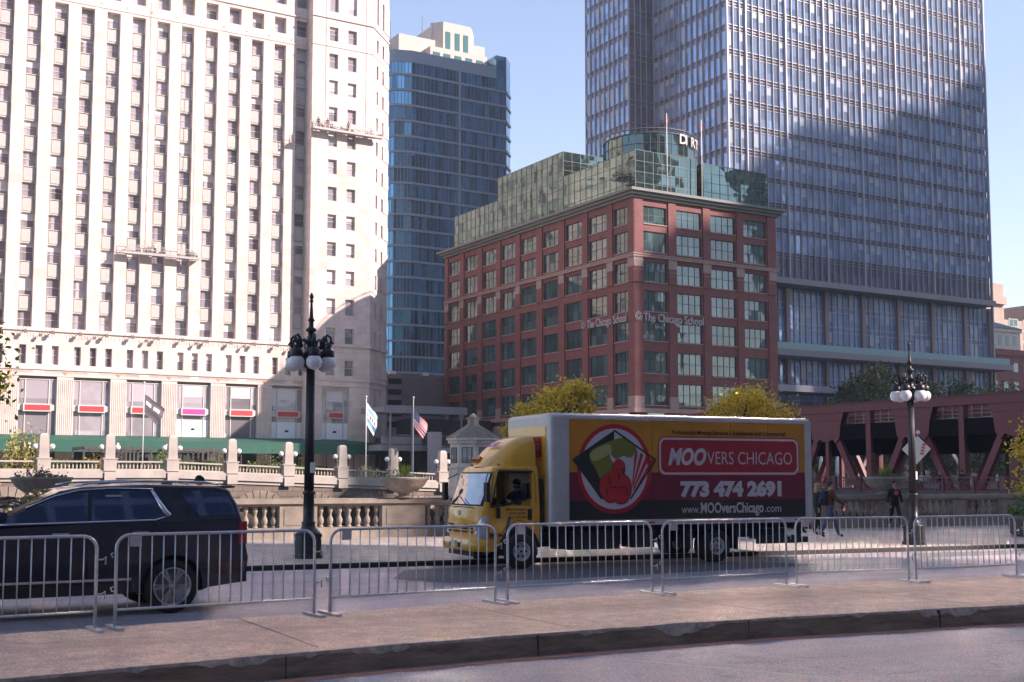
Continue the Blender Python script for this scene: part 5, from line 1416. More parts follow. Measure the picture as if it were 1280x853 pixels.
panel('emblem_roll', blob((1.98,2.60), .30, .13, R(24), p=.7), olight, -.021)
panel('emblem_roll', blob((2.72,2.66), .2, .17, R(-10)), olive, -.0185)
panel('emblem_sack', [(1.72,2.45),(2.3,2.50),(2.35,2.05),(2.0,1.9)], olive, -.0188)
bl_ = [((2.17,1.79),.235,.30,.15),((2.53,1.76),.235,.33,-.1),((2.36,1.93),.30,.26,0),((2.44,2.24),.155,.20,0),((2.22,1.56),.15,.10,0),((2.50,1.53),.17,.10,0)]
for k_, (c, a_, b2, r_) in enumerate(bl_): panel('emblem_bull_outline', blob(c, a_+.018, b2+.018, r_), dred, -.0215-k_*.00005)
for k_, (c, a_, b2, r_) in enumerate(bl_): panel('emblem_bull', blob(c, a_, b2, r_), rdw, -.023-k_*.00015)
for pts in ([(2.3,2.36),(2.22,2.48),(2.2,2.64),(2.26,2.52),(2.36,2.44)], [(2.6,2.40),(2.74,2.42),(2.86,2.6),(2.84,2.46),(2.74,2.33),(2.62,2.33)]): panel('emblem_horn', pts, whw, -.026)
for c, a_, b2, r_ in (((2.2,1.95),.03,.12,.3),((2.3,1.8),.1,.02,.1),((2.52,1.8),.11,.02,-.1),((2.45,2.05),.03,.1,.1),((2.56,2.15),.02,.08,-.3),((2.4,2.22),.05,.015,0),((2.54,2.24),.05,.015,0),((2.66,1.7),.02,.12,0),((2.12,1.7),.02,.1,.2)): panel('emblem_shade', blob(c, a_, b2, r_, 10), dred, -.026)
# lettering
def rrect(x0, x1, z0, z1, r, n=6):
    out = []
    for cx, cz, a0 in ((x1-r,z1-r,0),(x0+r,z1-r,90),(x0+r,z0+r,180),(x1-r,z0+r,270)): out += [(cx+r*math.cos(R(a0+90*i/n)), cz+r*math.sin(R(a0+90*i/n))) for i in range(n+1)]
    return out
panel('name_plate', rrect(3.50,7.56,2.07,3.00,.19), rdw, -.008); panel('name_plate_border', rrect(3.53,7.53,2.10,2.97,.17), whw, -.010); panel('name_plate_field', rrect(3.58,7.48,2.15,2.92,.14), mat('deep_red_field', (.33,.008,.022), .5), -.013)
def lett(body_, x, z, h, width, m, bold=0, shear=0, name='lettering', par=body, y=-.016, spacing=1.0):
    t = text_mb(body_, h*1.38, bold=bold, shear=shear, width=width, extrude=.001, spacing=spacing).build(name, m, par); t.location = (x, y, z); return t
lett('MOO', 3.77, 2.34, .385, 1.06, whw, bold=.022, shear=.28); lett('VERS CHICAGO', 4.86, 2.345, .32, 2.47, whw, bold=-.004)
lett('773 474 2691', 4.1, 1.60, .33, 2.90, whw, bold=.03); lett('www.', 4.13, 1.19, .2, .50, whw); lett('MOOversChicago', 4.66, 1.19, .25, 1.80, whw, bold=.008); lett('.com', 6.50, 1.19, .2, .48, whw)
lett('Professional Moving Services - Residential and Commercial', 3.88, 3.05, .105, 3.26, blk, bold=.002)
# front of box: yellow wrap with red badge
q = MB().box(.668,.68,.2,BW_-.2,1.0,3.2,0).build('front_panel', ty, body)
q = MB().box(.655,.667,.42,1.55,2.5,2.96,0).build('front_badge', rdw, body)
t = text_mb('VERS CHICAGO', .22, width=.95, extrude=.001).build('lettering', whw, body); t.matrix_local = Matrix.Translation((.65,1.45,2.66)) @ Matrix.Rotation(R(-90),4,'Z')
# chassis, tanks, side guard, bumper
q = MB().box(-.9,7.7,.75,.87,.55,.75).box(-.9,7.7,1.6,1.72,.55,.75)
for i in range(14): q.box(.9+i*.5,.98+i*.5,.12,2.3,.78,.92)
q.box(1.3,2.6,.25,.7,.38,.8).box(2.9,3.5,.2,.7,.4,.82).box(1.0,1.25,.3,.65,.4,.85).tube([(.5,.9,.5),(2.8,.9,.5),(4.6,.95,.55)], .07, 8)
q.box(4.35,4.5,.1,.6,.35,.8).build('chassis', chas, tk)
MB().box(7.6,7.95,.2,2.25,.42,.56).box(7.7,7.8,.3,.36,.42,.95).box(7.7,7.8,2.05,2.11,.42,.95).box(6.3,7.55,.06,.1,.42,.62).build('rear_bumper', chas, tk)
MB().box(7.93,7.96,.1,.5,.75,.86).box(7.93,7.96,1.95,2.35,.75,.86).build('tail_light', rdw, tk)
# ---- wheels
def wheel_mesh(r, w, rimr, rimm, holes, tyre=M_['black_rubber']):
    T_ = MB().lathe([(rimr,-w/2+.01),(r-.03,-w/2),(r-.005,-w/2+.03),(r,-w/2+.06),(r,w/2-.06),(r-.005,w/2-.03),(r-.03,w/2),(rimr,w/2-.01)], 32, M=Matrix.Rotation(R(90),4,'X'), caps=False)
    Rm = MB().lathe([(.03,w/2-.05),(rimr*.35,w/2-.03),(rimr*.38,w/2-.07),(rimr*.8,w/2-.10),(rimr*.86,w/2-.03),(rimr,w/2-.005),(rimr,w/2-.04)], 32, M=Matrix.Rotation(R(90),4,'X'), caps=False)
    H = MB()
    for i in range(holes):
        a = 2*math.pi*i/holes; H.lathe([(rimr*.13,0),(rimr*.13,.004)], 10, M=Matrix.Translation((rimr*.6*math.cos(a), -w/2+.077, rimr*.6*math.sin(a))) @ Matrix.Rotation(R(90),4,'X'))
    return T_, Rm, H
rimw = mat('pale_steel_rim', (.42,.40,.42), .45, var=.15, scale=8)
def wheel(parent, x, y, z, r, w, rimr, flip=False, holes=6, rm=rimw):
    o = empty('wheel', (x,y,z), R(180) if flip else 0); o.parent = parent
    T_, Rm, H = wheel_mesh(r, w, rimr, rm, holes); T_.build('tyre', M_['black_rubber'], o); rr_ = Rm.build('rim', rm, o); H.build('rim_holes', M_['dark_void'], o)
    q = MB()
    for i in range(6): a = 2*math.pi*i/6; q.sphere((rimr*.24*math.cos(a),-w/2+.03,rimr*.24*math.sin(a)), .018, n=6, m=4)
    q.build('wheel_nuts', M_['steel_galv'], o)
wheel(tk, 0, .13, .39, .39, .22, .21); wheel(tk, 0, 2.1, .39, .39, .22, .21, True)
wheel(tk, 5.2, .22, .39, .39, .22, .21); wheel(tk, 5.2, .48, .39, .39, .22, .21); wheel(tk, 5.2, 2.2, .39, .39, .22, .21, True); wheel(tk, 5.2, 1.95, .39, .39, .22, .21, True)
MB().box(4.68,5.75,.1,.7,.86,.9).box(5.74,5.78,.1,.7,.3,.88).box(-.6,.62,.2,.5,.85,.92).build('mudguard', chas, tk)
# ---- cab as stacked rings
VC = 1.17
def ring_(z, uf, ub, hw_, r, bulge):
    pts = []
    ss = [ub, .5*(ub+.28), .28, uf+r+.0]          # near side from back to front
    for u in ss: pts.append((u, VC-hw_))
    for i in range(1, 7):
        a = R(90*i/6); pts.append((uf+r-r*math.sin(a), VC-hw_+r-r*math.cos(a)))
    m = 6
    for i in range(1, m): t = i/m; v = VC-hw_+r+(2*hw_-2*r)*t; pts.append((uf-bulge*math.sin(math.pi*t), v))
    for i in range(6, 0, -1):
        a = R(90*i/6); pts.append((uf+r-r*math.sin(a), VC+hw_-r+r*math.cos(a)))
    for u in ss[::-1]: pts.append((u, VC+hw_))
    return [(u, v, z) for u, v in pts]
lev = [(.48,-.93,.50,.98,.20,.04),(.80,-.98,.50,1.0,.22,.06),(1.05,-1.0,.50,1.01,.24,.07),(1.28,-.98,.50,1.01,.26,.07),(1.40,-.93,.50,1.0,.26,.07),(1.75,-.80,.49,.985,.22,.06),(2.14,-.66,.48,.955,.16,.05),(2.25,-.58,.47,.93,.16,.04),(2.30,-.48,.45,.86,.15,.03)]
rg = [ring_(*l) for l in lev]; NR = len(rg[0])
cab = MB(); V = [p for r in rg for p in r]; F = []
def gone(i, k):      # holes: side windows and the wheel arch area
    if i in (4, 5) and k == 2: return True
    if i in (4, 5) and k == NR-4: return True
    return False
for i in range(len(rg)-1):
    for k in range(NR-1):
        if not gone(i, k): F.append((i*NR+k, i*NR+k+1, (i+1)*NR+k+1, (i+1)*NR+k))
    F.append((i*NR+NR-1, i*NR, (i+1)*NR, (i+1)*NR+NR-1))
F.append(tuple((len(rg)-1)*NR+k for k in range(NR)))
cab.add(V, F, 0, True)
for s_ in (0, 1):    # sloping sill fillers under the side windows
    y0 = VC-.995 if not s_ else VC+.995; y1 = VC-.985 if not s_ else VC+.985
    cab.add([(-.67,y0,1.40),(.28,y0,1.40),(.28,y1,1.57),(-.2,y1,1.44)], [(0,1,2,3),(3,2,1,0)], 0)
cabo = cab.build('cab', ty, tk)
sol = cabo.modifiers.new('t', 'SOLIDIFY'); sol.thickness = .03; sol.offset = 1
es = cabo.modifiers.new('e', 'EDGE_SPLIT'); es.split_angle = R(40)
# glass
def sidey(z): 
    for a, b2 in zip(lev, lev[1:]):
        if a[0] <= z <= b2[0]: t = (z-a[0])/(b2[0]-a[0]); return VC-(a[3]+(b2[3]-a[3])*t)
    return VC-.98
wpts = [(-.66,1.36),(-.3,1.42),(.28,1.58),(.28,2.13),(-.50,2.13)]
MB().add([(u, sidey(z)+.012, z) for u, z in [(-.66,1.40),(.28,1.40),(.28,2.14),(-.50,2.14)]], [(0,1,2,3)]).build('side_window', clear, cabo)
MB().add([(u, 2*VC-sidey(z)-.012, z) for u, z in [(-.66,1.40),(.28,1.40),(.28,2.14),(-.50,2.14)]], [(0,1,2,3)]).build('side_window', clear, cabo)
# window surround
q = MB()
wl = [(-.68,1.37),(-.25,1.43),(.29,1.57),(.30,2.15),(-.50,2.15),(-.68,1.37)]
q.tube([(u, sidey(z)-.006, z) for u, z in wl], .017, 5); q.tube([(-.40,sidey(1.4)-.006,1.41),(-.36,sidey(2.14)-.006,2.14)], .014, 5); q.tube([(-.50,sidey(2.1)-.05,2.17),(.33,sidey(2.1)-.05,2.16)], .02, 5)
q.build('window_seal', M_['black_rubber'], cabo)
wsv = []; wsf = []
lo, hi = 1.43, 2.12
kk = list(range(7, NR-7)); 
def ringat(z):
    for i in range(len(lev)-1):
        if lev[i][0] <= z <= lev[i+1][0]:
            t = (z-lev[i][0])/(lev[i+1][0]-lev[i][0]); return [tuple(a+(b2-a)*t for a, b2 in zip(p, q2)) for p, q2 in zip(rg[i], rg[i+1])]
nz = 6
for mt, zlo, zhi, off, kset, nm in ((M_['black_rubber'], lo-.03, hi+.03, .008, list(range(6, NR-6)), 'windscreen_seal'), (wsg, lo, hi, .016, kk, 'windscreen')):
    v_ = []; f_ = []
    for i in range(nz+1):
        rgz = ringat(zlo+(zhi-zlo)*i/nz)
        for k in kset: p = rgz[k]; dx, dy = p[0]-(-.2), p[1]-VC; L_ = math.hypot(dx, dy); v_.append((p[0]+dx/L_*off, p[1]+dy/L_*off, p[2]))
    m_ = len(kset)
    for i in range(nz):
        for k in range(m_-1): f_.append((i*m_+k, i*m_+k+1, (i+1)*m_+k+1, (i+1)*m_+k))
    MB().add(v_, f_, 0, True).build(nm, mt, cabo)
q = MB()
for v in (.75, 1.5): q.tube([(-1.03,v,1.42),(-1.05,v+.1,1.47),(-1.0,v+.48,1.60)], .011, 5)
q.build('wiper', M_['black_rubber'], cabo)
# door outline, handle, vent, mirror and mudguard arch, step
q = MB()
dl = [(-.60,2.19),(-.72,1.36),(-.74,.80),(-.42,.80),(-.30,1.0),(-.02,1.08),(.3,.98)]; q.tube([(u, sidey(max(z,.5))-.001, z) for u, z in dl], .007, 4)
q.tube([(.40,sidey(1)-.001,1.0),(.42,sidey(1.6)-.001,1.6),(.40,sidey(2.1)-.001,2.1),(.3,sidey(2.2)-.001,2.2),(-.55,sidey(2.2)-.001,2.2)], .007, 4)
q.build('door_seam', blk, cabo)
MB().box(.2,.31,VC-1.03,VC-.99,1.08,1.33).box(-.60,-.5,VC-1.12,VC-1.05,1.13,1.36).build('door_handle', chas, cabo, bevel=.02)
q = MB().tube([(-.55,VC-.98,1.47),(-.6,VC-1.1,1.43),(-.58,VC-1.12,1.36)], .013, 5).tube([(-.72,VC-.9,2.12),(-.86,VC-1.12,2.0),(-.84,VC-1.16,1.5),(-.62,VC-1.0,1.44)], .012, 5).box(-.9,-.82,VC-1.26,VC-1.08,1.5,1.92); 
q.build('mirror', chas, cabo)
MB().box(-1.0,-.9,VC+1.08,VC+1.24,1.5,1.92).tube([(-.72,VC+.9,2.12),(-.9,VC+1.12,2.0)], .012, 5).build('mirror', chas, cabo)
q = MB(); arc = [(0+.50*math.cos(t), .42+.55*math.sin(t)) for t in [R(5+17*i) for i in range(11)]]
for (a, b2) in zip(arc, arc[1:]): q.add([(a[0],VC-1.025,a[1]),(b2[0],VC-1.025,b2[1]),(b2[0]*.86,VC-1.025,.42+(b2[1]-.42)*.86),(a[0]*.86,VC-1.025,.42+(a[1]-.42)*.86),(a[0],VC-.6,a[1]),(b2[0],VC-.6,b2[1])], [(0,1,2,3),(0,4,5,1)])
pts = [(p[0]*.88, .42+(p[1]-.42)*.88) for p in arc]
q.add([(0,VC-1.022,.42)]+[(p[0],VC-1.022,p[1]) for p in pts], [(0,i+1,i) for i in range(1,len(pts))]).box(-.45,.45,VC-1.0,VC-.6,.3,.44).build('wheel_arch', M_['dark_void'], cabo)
MB().box(-.72,-.55,VC-1.03,VC-1.0,.70,.80).box(-.5,-.38,VC-1.03,VC-1.0,.72,.78).build('marker_lamp', mat('smoked_marker', (.10,.03,.02), .3), cabo)
MB().box(.5,.62,.25,2.1,.6,2.0).build('cab_back', chas, cabo)
dk = mat('door_small_print', (.10,.05,.02), .6)
for tt, x, z, h_, wd in (('Moovers Chicago Inc.',-.33,1.30,.055,.52),('US DOT 2056891',-.26,1.21,.05,.42),('IL.C.C. 187233 MC',-.28,1.12,.05,.46)):
    lett(tt, x, z, h_, wd, dk, par=cabo, y=VC-1.016, bold=.001)
# front: grille, bumper, lamps, badge
fg = MB()
for z in (.80,.875,.95):
    fg.add([(-1.045,.66,z),(-1.045,1.7,z),(-1.045,1.64,z+.036),(-1.045,.72,z+.036),(-1.02,.66,z),(-1.02,1.7,z),(-1.02,1.64,z+.036),(-1.02,.72,z+.036)], [(0,3,2,1),(0,1,5,4),(2,3,7,6)])
    fg.box(-1.03,-1.0,.45,.6,z,z+.035); fg.box(-1.03,-1.0,1.76,1.9,z,z+.035)
fg.build('grille', M_['dark_void'], cabo)
MB().box(-1.075,-1.04,1.10,1.22,1.17,1.29).build('badge', mat('chrome_badge', (.5,.45,.5), .3, metal=.7), cabo, bevel=.01)
MB().box(-1.03,-1.0,.42,1.92,1.365,1.375).build('panel_seam', chas, cabo)
pb_ = []
hb = 1.06
for i in range(25):
    t = i/24; v = VC-hb+2*hb*t; e = abs(2*t-1); u = -1.14+ .30*max(0,(e-.72)/.28)**2 ; pb_.append((u, v))
q = MB(); vv = []; ff = []
for z, d in ((.40,.05),(.44,.0),(.62,.0),(.66,.05)):
    for u, v in pb_: vv.append((u+d, v, z))
for i in range(3):
    for k in range(24): ff.append((i*25+k, i*25+k+1, (i+1)*25+k+1, (i+1)*25+k))
vv += [(u+.3, v, .66) for u, v in pb_]
for k in range(24): ff.append((75+k, 75+k+1, 100+k+1, 100+k))
q.add(vv, ff, 0, True).box(-.84,-.60,VC-hb,VC-hb+.05,.40,.66).box(-.84,-.6,VC+hb-.05,VC+hb,.40,.66)
bp2 = q.build('bumper', ty, tk)
MB().box(-1.155,-1.142,1.42,1.52,.47,.57).box(-1.155,-1.142,.86,1.0,.47,.58).box(-1.15,-1.13,1.85,1.95,.47,.57).build('fog_lamp', M_['dark_void'], bp2)
MB().box(-1.165,-1.145,1.12,1.4,.47,.62).build('number_plate', M_['steel_galv'], bp2)
MB().box(-1.0,-.8,.4,1.95,.28,.42).build('under_bumper', chas, bp2)
lampm, nt, b = new_mat('headlamp_lens'); b.inputs['Base Color'].default_value = (.55,.56,.6,1); b.inputs['Roughness'].default_value = .08; b.inputs['Metallic'].default_value = .6
for s_ in (-1, 1):
    q = MB(); vv = []
    for z, k0 in ((.68,0),(.80,0),(.95,0),(1.05,.08),(1.17,.22)):
        rgz = ringat(z)
        idx = range(3, 9)
        for j, k in enumerate(idx):
            p = rgz[k]; u = p[0]-.014; v = p[1]-.012
            if j > 3 and k0: u += 0
            vv.append((u, v if s_ < 0 else 2*VC-v, z - (0.0 if j < 3 else k0*(j-2)*.35)))
    ff = [(i*6+k, i*6+k+1, (i+1)*6+k+1, (i+1)*6+k) for i in range(4) for k in range(5)]
    h = q.add(vv, ff if s_ < 0 else [f[::-1] for f in ff], 0, True).build('headlamp', lampm, cabo)
    q = MB()
    for dz, dv in ((.80,.16),(.92,.20)): q.sphere((-.97, VC+s_*(1.0-dv), dz), .055, n=10, m=7)
    q.build('bulb', M_['white_paint'], h)
# roof fairing: lofted wedge
fr_ = MB(); st_ = []
for i in range(11):
    t = i/10; u = -.60+1.05*t; top = 2.27+.72*math.sin(min(1,t*1.02)*math.pi/2)**.85
    hw0 = .90; hw1 = .90-.30*(1-t)**.6*.6 if t > .02 else .8
    prof = [(-hw0,2.24),(-hw0*.995,2.24+(top-2.24)*.45),(-hw0*.93,2.24+(top-2.24)*.78),(-hw0*.80,2.24+(top-2.24)*.95),(-hw0*.5,top),(0,top+.01),(hw0*.5,top),(hw0*.80,2.24+(top-2.24)*.95),(hw0*.93,2.24+(top-2.24)*.78),(hw0*.995,2.24+(top-2.24)*.45),(hw0,2.24)]
    k_ = .72+.28*min(1,t*2.5)**.5
    st_.append([(u + (.05*(1-abs(y)/.9) if False else 0) + .18*(abs(y)/.9)**3*(1-t), VC+y*k_, z) for y, z in prof])
vv = [p for s in st_ for p in s]; ff = [(i*11+k, i*11+k+1, (i+1)*11+k+1, (i+1)*11+k) for i in range(10) for k in range(10)]
ff.append(tuple(110+k for k in range(11)))
fr_.add(vv, [f[::-1] for f in ff], 0, True)
fo = fr_.build('roof_fairing', ty, tk, fix=True); es = fo.modifiers.new('e', 'EDGE_SPLIT'); es.split_angle = R(50)
q = MB(); vv = [(-.40,VC-.52,2.62),(-.40,VC+.45,2.62),(-.13,VC+.52,2.87),(-.13,VC-.3,2.87)]
q.add([(p[0]-.06,p[1],p[2]+.015) for p in vv], [(0,1,2,3),(3,2,1,0)]); q.build('purple_sign', mat('faded_purple_script', (.33,.12,.36), .6), fo) if False else None
t = text_mb('CHICAGO', .2, bold=.008, shear=.3, width=.75, extrude=.002).build('script_lettering', mat('faded_purple_script', (.33,.10,.38), .6), fo)
t.matrix_local = Matrix.Translation((-.255,VC+.42,2.745)) @ Matrix.Rotation(R(-90),4,'Z') @ Matrix.Rotation(R(-42),4,'X')
q = MB()
q.box(-.03,.02,-.23,.23,0,.14,0)
for v in (-.15,0,.15): q.sphere((-.04,v,.04), .035, 1, n=8, m=6)
o = q.build('roof_lamps', [mat('amber_housing', (.45,.16,.01), .4), mat('red_marker_lens', (.5,.05,.02), .3)], fo); o.location = (-.53,VC+.32,2.38); o.rotation_euler = (0,R(28),0)
q = MB().sphere((-.42,VC-.78,2.31), .035, n=8, m=6).sphere((-.42,VC+.78,2.31), .035, n=8, m=6).build('marker_lens', mat('red_marker_lens2', (.45,.04,.03), .3), fo)
# seat and dash inside the cab
MB().box(.26,.38,.35,.85,.9,1.9).box(-.5,.1,.3,.9,.85,1.15).box(-.85,-.6,.3,2.0,1.0,1.35).build('seat', M_['dark_steel'], cabo)
q = MB(); q.tube([(-.42+.0+.07*math.cos(2*math.pi*i/16)-.0, .6+.2*math.cos(2*math.pi*i/16), 1.38+.16*math.sin(2*math.pi*i/16)) for i in range(17)], .014, 5, caps=False).build('steering_wheel', M_['black_rubber'], cabo)

# ================================================================ dark sport utility vehicle, front out of frame
sv = empty('suv', (5.15, 18.5, 0), R(-1), 'dark navy sport utility vehicle with chrome window trim, driving out at left', 'car')
nav = M_['navy'] = mat('navy_black_car_paint', (.006,.010,.028), .15, coat=.5, spec=.5)
chr_ = M_['chrome'] = mat('chrome_trim', (.62,.62,.66), .12, metal=1.0)
cgl = M_['carglass'] = glass_mat('dark_car_glass', (.05,.075,.15), metal=.5, ior=1.7, wob=.0, wscale=1, rough=.02)
W_S = 2.04
def ins(z): return 0.0 if z <= 1.36 else (z-1.36)*.42
def arcpts(cx, r, a0, a1, n=10): return [(cx+r*math.cos(R(a0+(a1-a0)*i/n)), .40+r*math.sin(R(a0+(a1-a0)*i/n))) for i in range(n+1)]
low = [(1.14,.62),(1.16,.80),(1.10,1.10),(1.06,1.37),(.0,1.385),(-1.0,1.37),(-2.55,1.31),(-3.1,1.28),(-3.9,1.16),(-4.12,1.0),(-4.18,.7),(-4.1,.42)] + [(-3.55,.36)] + arcpts(-3.07,.47,190,-10)[0:] + [(-2.5,.34),(-.52,.34)] + arcpts(0,.47,190,-10) + [(.55,.36),(1.08,.42)]
b_ = MB(); n = len(low)
b_.add([(u,.0 + (.06 if z < .5 else 0),z) for u, z in low]+[(u,W_S,z) for u, z in low], [tuple(range(n))[::-1], tuple(range(n,2*n))]+[(i,(i+1)%n,n+(i+1)%n,n+i) for i in range(n)], 0)
sb = b_.build('body', nav, sv, fix=True); bv = sb.modifiers.new('b','BEVEL'); bv.width=.045; bv.segments=3; bv.limit_method='ANGLE'; bv.angle_limit=R(35)
for p in sb.data.polygons: p.use_smooth = True
wnm = sb.modifiers.new('w','WEIGHTED_NORMAL')
up = [(1.08,1.36),(1.02,1.62),(.90,1.86),(.70,1.905),(-.4,1.935),(-1.3,1.90),(-1.62,1.84),(-2.0,1.66),(-2.62,1.32)]
n = len(up); b_ = MB()
b_.add([(u,ins(z)+.01,z) for u, z in up]+[(u,W_S-ins(z)-.01,z) for u, z in up], [tuple(range(n))[::-1], tuple(range(n,2*n))]+[(i,(i+1)%n,n+(i+1)%n,n+i) for i in range(n)], 0)
gh = b_.build('roof', nav, sv, fix=True); bv = gh.modifiers.new('b','BEVEL'); bv.width=.05; bv.segments=3; bv.limit_method='ANGLE'; bv.angle_limit=R(35)
for p in gh.data.polygons: p.use_smooth = True
gh.modifiers.new('w','WEIGHTED_NORMAL')
def spoly(name, pts, m, off=.006, parent=gh, both=True):
    q = MB(); k_ = len(pts)
    MB().add([(u, ins(z)+.01-off, z) for u, z in pts], [tuple(range(k_))]).build(name, m, parent)
    MB().add([(u, W_S-ins(z)-.01+off, z) for u, z in pts], [tuple(range(k_))[::-1]]).build(name, m, parent)
spoly('front_window', [(-2.50,1.385),(-1.26,1.40),(-1.22,1.82),(-1.50,1.80),(-1.80,1.70)], cgl)
spoly('rear_window', [(-1.20,1.40),(-.18,1.42),(-.12,1.47),(-.36,1.84),(-1.16,1.835)], cgl)
spoly('quarter_window', [(.40,1.45),(.98,1.45),(.93,1.62),(.86,1.80),(.30,1.84),(.14,1.78)], cgl)
q = MB()
for y, s_ in ((0,-1),(W_S,1)):
    path = [(-2.56,1.365),(-1.2,1.385),(-.28,1.40),(-.06,1.46)]; g_ = lambda u, z: (u, (ins(z)+.0) if s_ < 0 else W_S-ins(z)-.0, z)
    q.tube([g_(*p) for p in path], .016, 6); q.tube([g_(-.06,1.455), g_(-.12,1.52), g_(-.30,1.84)], [.045,.05,.035], 6); q.tube([g_(-.28,1.865), g_(-.9,1.875), g_(-1.35,1.85), g_(-1.7,1.765), g_(-2.1,1.60)], .013, 6)
build_each('window_trim', q, chr_, gh)
q = MB()
for s_ in (0, 1): yy = .16 if not s_ else W_S-.16; q.tube([(.72,yy+.05,1.93),(.5,yy,1.965),(-.4,yy-.01,1.985),(-1.2,yy,1.955),(-1.4,yy+.05,1.92)], .018, 6)
build_each('roof_rail', q, chr_, gh)
MB().add([(1.07,.28,1.42),(1.07,W_S-.28,1.42),(.94,W_S-.33,1.82),(.94,.33,1.82)], [(0,1,2,3)]).build('rear_glass', cgl, gh).location = (.015,0,0)
MB().box(.68,1.02,.3,W_S-.3,1.875,1.905).build('spoiler', nav, gh)
MB().add([(-2.57,.12,1.37),(-2.57,W_S-.12,1.37),(-1.66,W_S-.24,1.835),(-1.66,.24,1.835)], [(3,2,1,0)]).build('windscreen', cgl, gh).location = (-.05,0,.03)
red_l = mat('red_tail_lens', (.35,.01,.012), .2, coat=.5)
for y0, y1 in ((-.012,.16),(W_S-.16,W_S+.012)): MB().box(1.0,1.14,y0,y1,1.0,1.36).build('tail_light', red_l, sb, bevel=.02)
q = MB(); q.box(-2.45,-.62,-.012,.02,.52,.555).box(1.13,1.18,.3,W_S-.3,.52,.56); q.build('lower_trim', chr_, sb)
MB().box(-2.45,-.6,.01,.1,.34,.48).build('sill', M_['black_rubber'], sb); MB().box(1.08,1.17,.1,W_S-.1,.42,.62).build('bumper', M_['black_rubber'], sb)
q = MB()
for u in (-.45,-1.24): q.tube([(u+.25 if u > -.5 else u,-.001,.5),(u+.12 if u > -.5 else u,-.001,.95),(u+.2 if u > -.5 else u,-.001,1.37)], .006, 4)
q.tube([(-2.35,-.001,.5),(-2.4,-.001,1.3)], .006, 4).build('door_seam', M_['dark_void'], sb)
for u in (-.62,-1.75): MB().box(u,u+.24,-.035,-.012,1.20,1.235).build('door_handle', chr_, sb, bevel=.008)
for y in (-.22, W_S+.02): MB().box(-2.55,-2.38,y,y+.2,1.40,1.56).build('mirror', nav, sb, bevel=.04)
MB().box(-4.16,-3.9,.05,.4,.85,1.02).box(-4.16,-3.9,W_S-.4,W_S-.05,.85,1.02).build('headlight', lampm, sb)
MB().box(-4.2,-4.15,.5,W_S-.5,.6,1.0).build('grille', chr_, sb)
alloy = mat('alloy_wheel', (.38,.37,.40), .3, metal=.7)
def alloywheel(x, y, flip):
    o = empty('wheel', (x,y,.40), R(180) if flip else 0); o.parent = sv
    T_, Rm, H = wheel_mesh(.40, .27, .28, alloy, 5); T_.build('tyre', M_['black_rubber'], o)
    q = MB().lathe([(.28,.12),(.285,.135),(.265,.135),(.26,.05),(.05,.05)], 32, M=Matrix.Rotation(R(90),4,'X'), caps=False).lathe([(.0,.08),(.06,.10),(.06,.12),(.0,.125)], 12, M=Matrix.Rotation(R(90),4,'X'))
    for i in range(6):
        a = 2*math.pi*i/6
        for d in (-.12,.12): q.beam((.05*math.cos(a),-.115,.05*math.sin(a)), (.265*math.cos(a+d),-.12,.265*math.sin(a+d)), .03, .035)
    q.build('rim', alloy, o)
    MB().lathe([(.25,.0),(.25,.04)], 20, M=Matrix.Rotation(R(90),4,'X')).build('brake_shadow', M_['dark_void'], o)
for x in (0,-3.07): alloywheel(x,.14,False); alloywheel(x,W_S-.14,True)
MB().box(-3.5,.5,.25,W_S-.25,.30,.5).build('underbody', chas, sv)
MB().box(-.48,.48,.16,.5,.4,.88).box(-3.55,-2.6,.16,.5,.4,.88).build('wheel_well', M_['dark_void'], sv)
pal = mat('pale_green_sticker', (.33,.37,.28), .6)
q = MB(); q.add([(-.98,ins(1.75)-.0,1.75),(-.74,ins(1.75),1.75),(-.74,ins(1.83),1.81),(-.98,ins(1.83),1.81)], [(0,1,2,3)])
for u, w_ in ((-.92,.12),(-.76,.1),(-.60,.09)): q.add([(u,ins(1.5)-.001,1.475),(u+w_,ins(1.5)-.001,1.475),(u+w_*.8,ins(1.58)-.001,1.56),(u+w_*.2,ins(1.58)-.001,1.56)], [(0,1,2,3)])
q.build('sticker', pal, gh)
q = MB()
for i in range(1, 6): q.box(1.17+i*1.092-.004, 1.17+i*1.092+.004, -.0062, -.004, 1.06, 3.36)
build_each('panel_seam', q, mat('panel_seam_dark', (.05,.03,.02), .7), body)  # thin dark seam lines between the box side panels
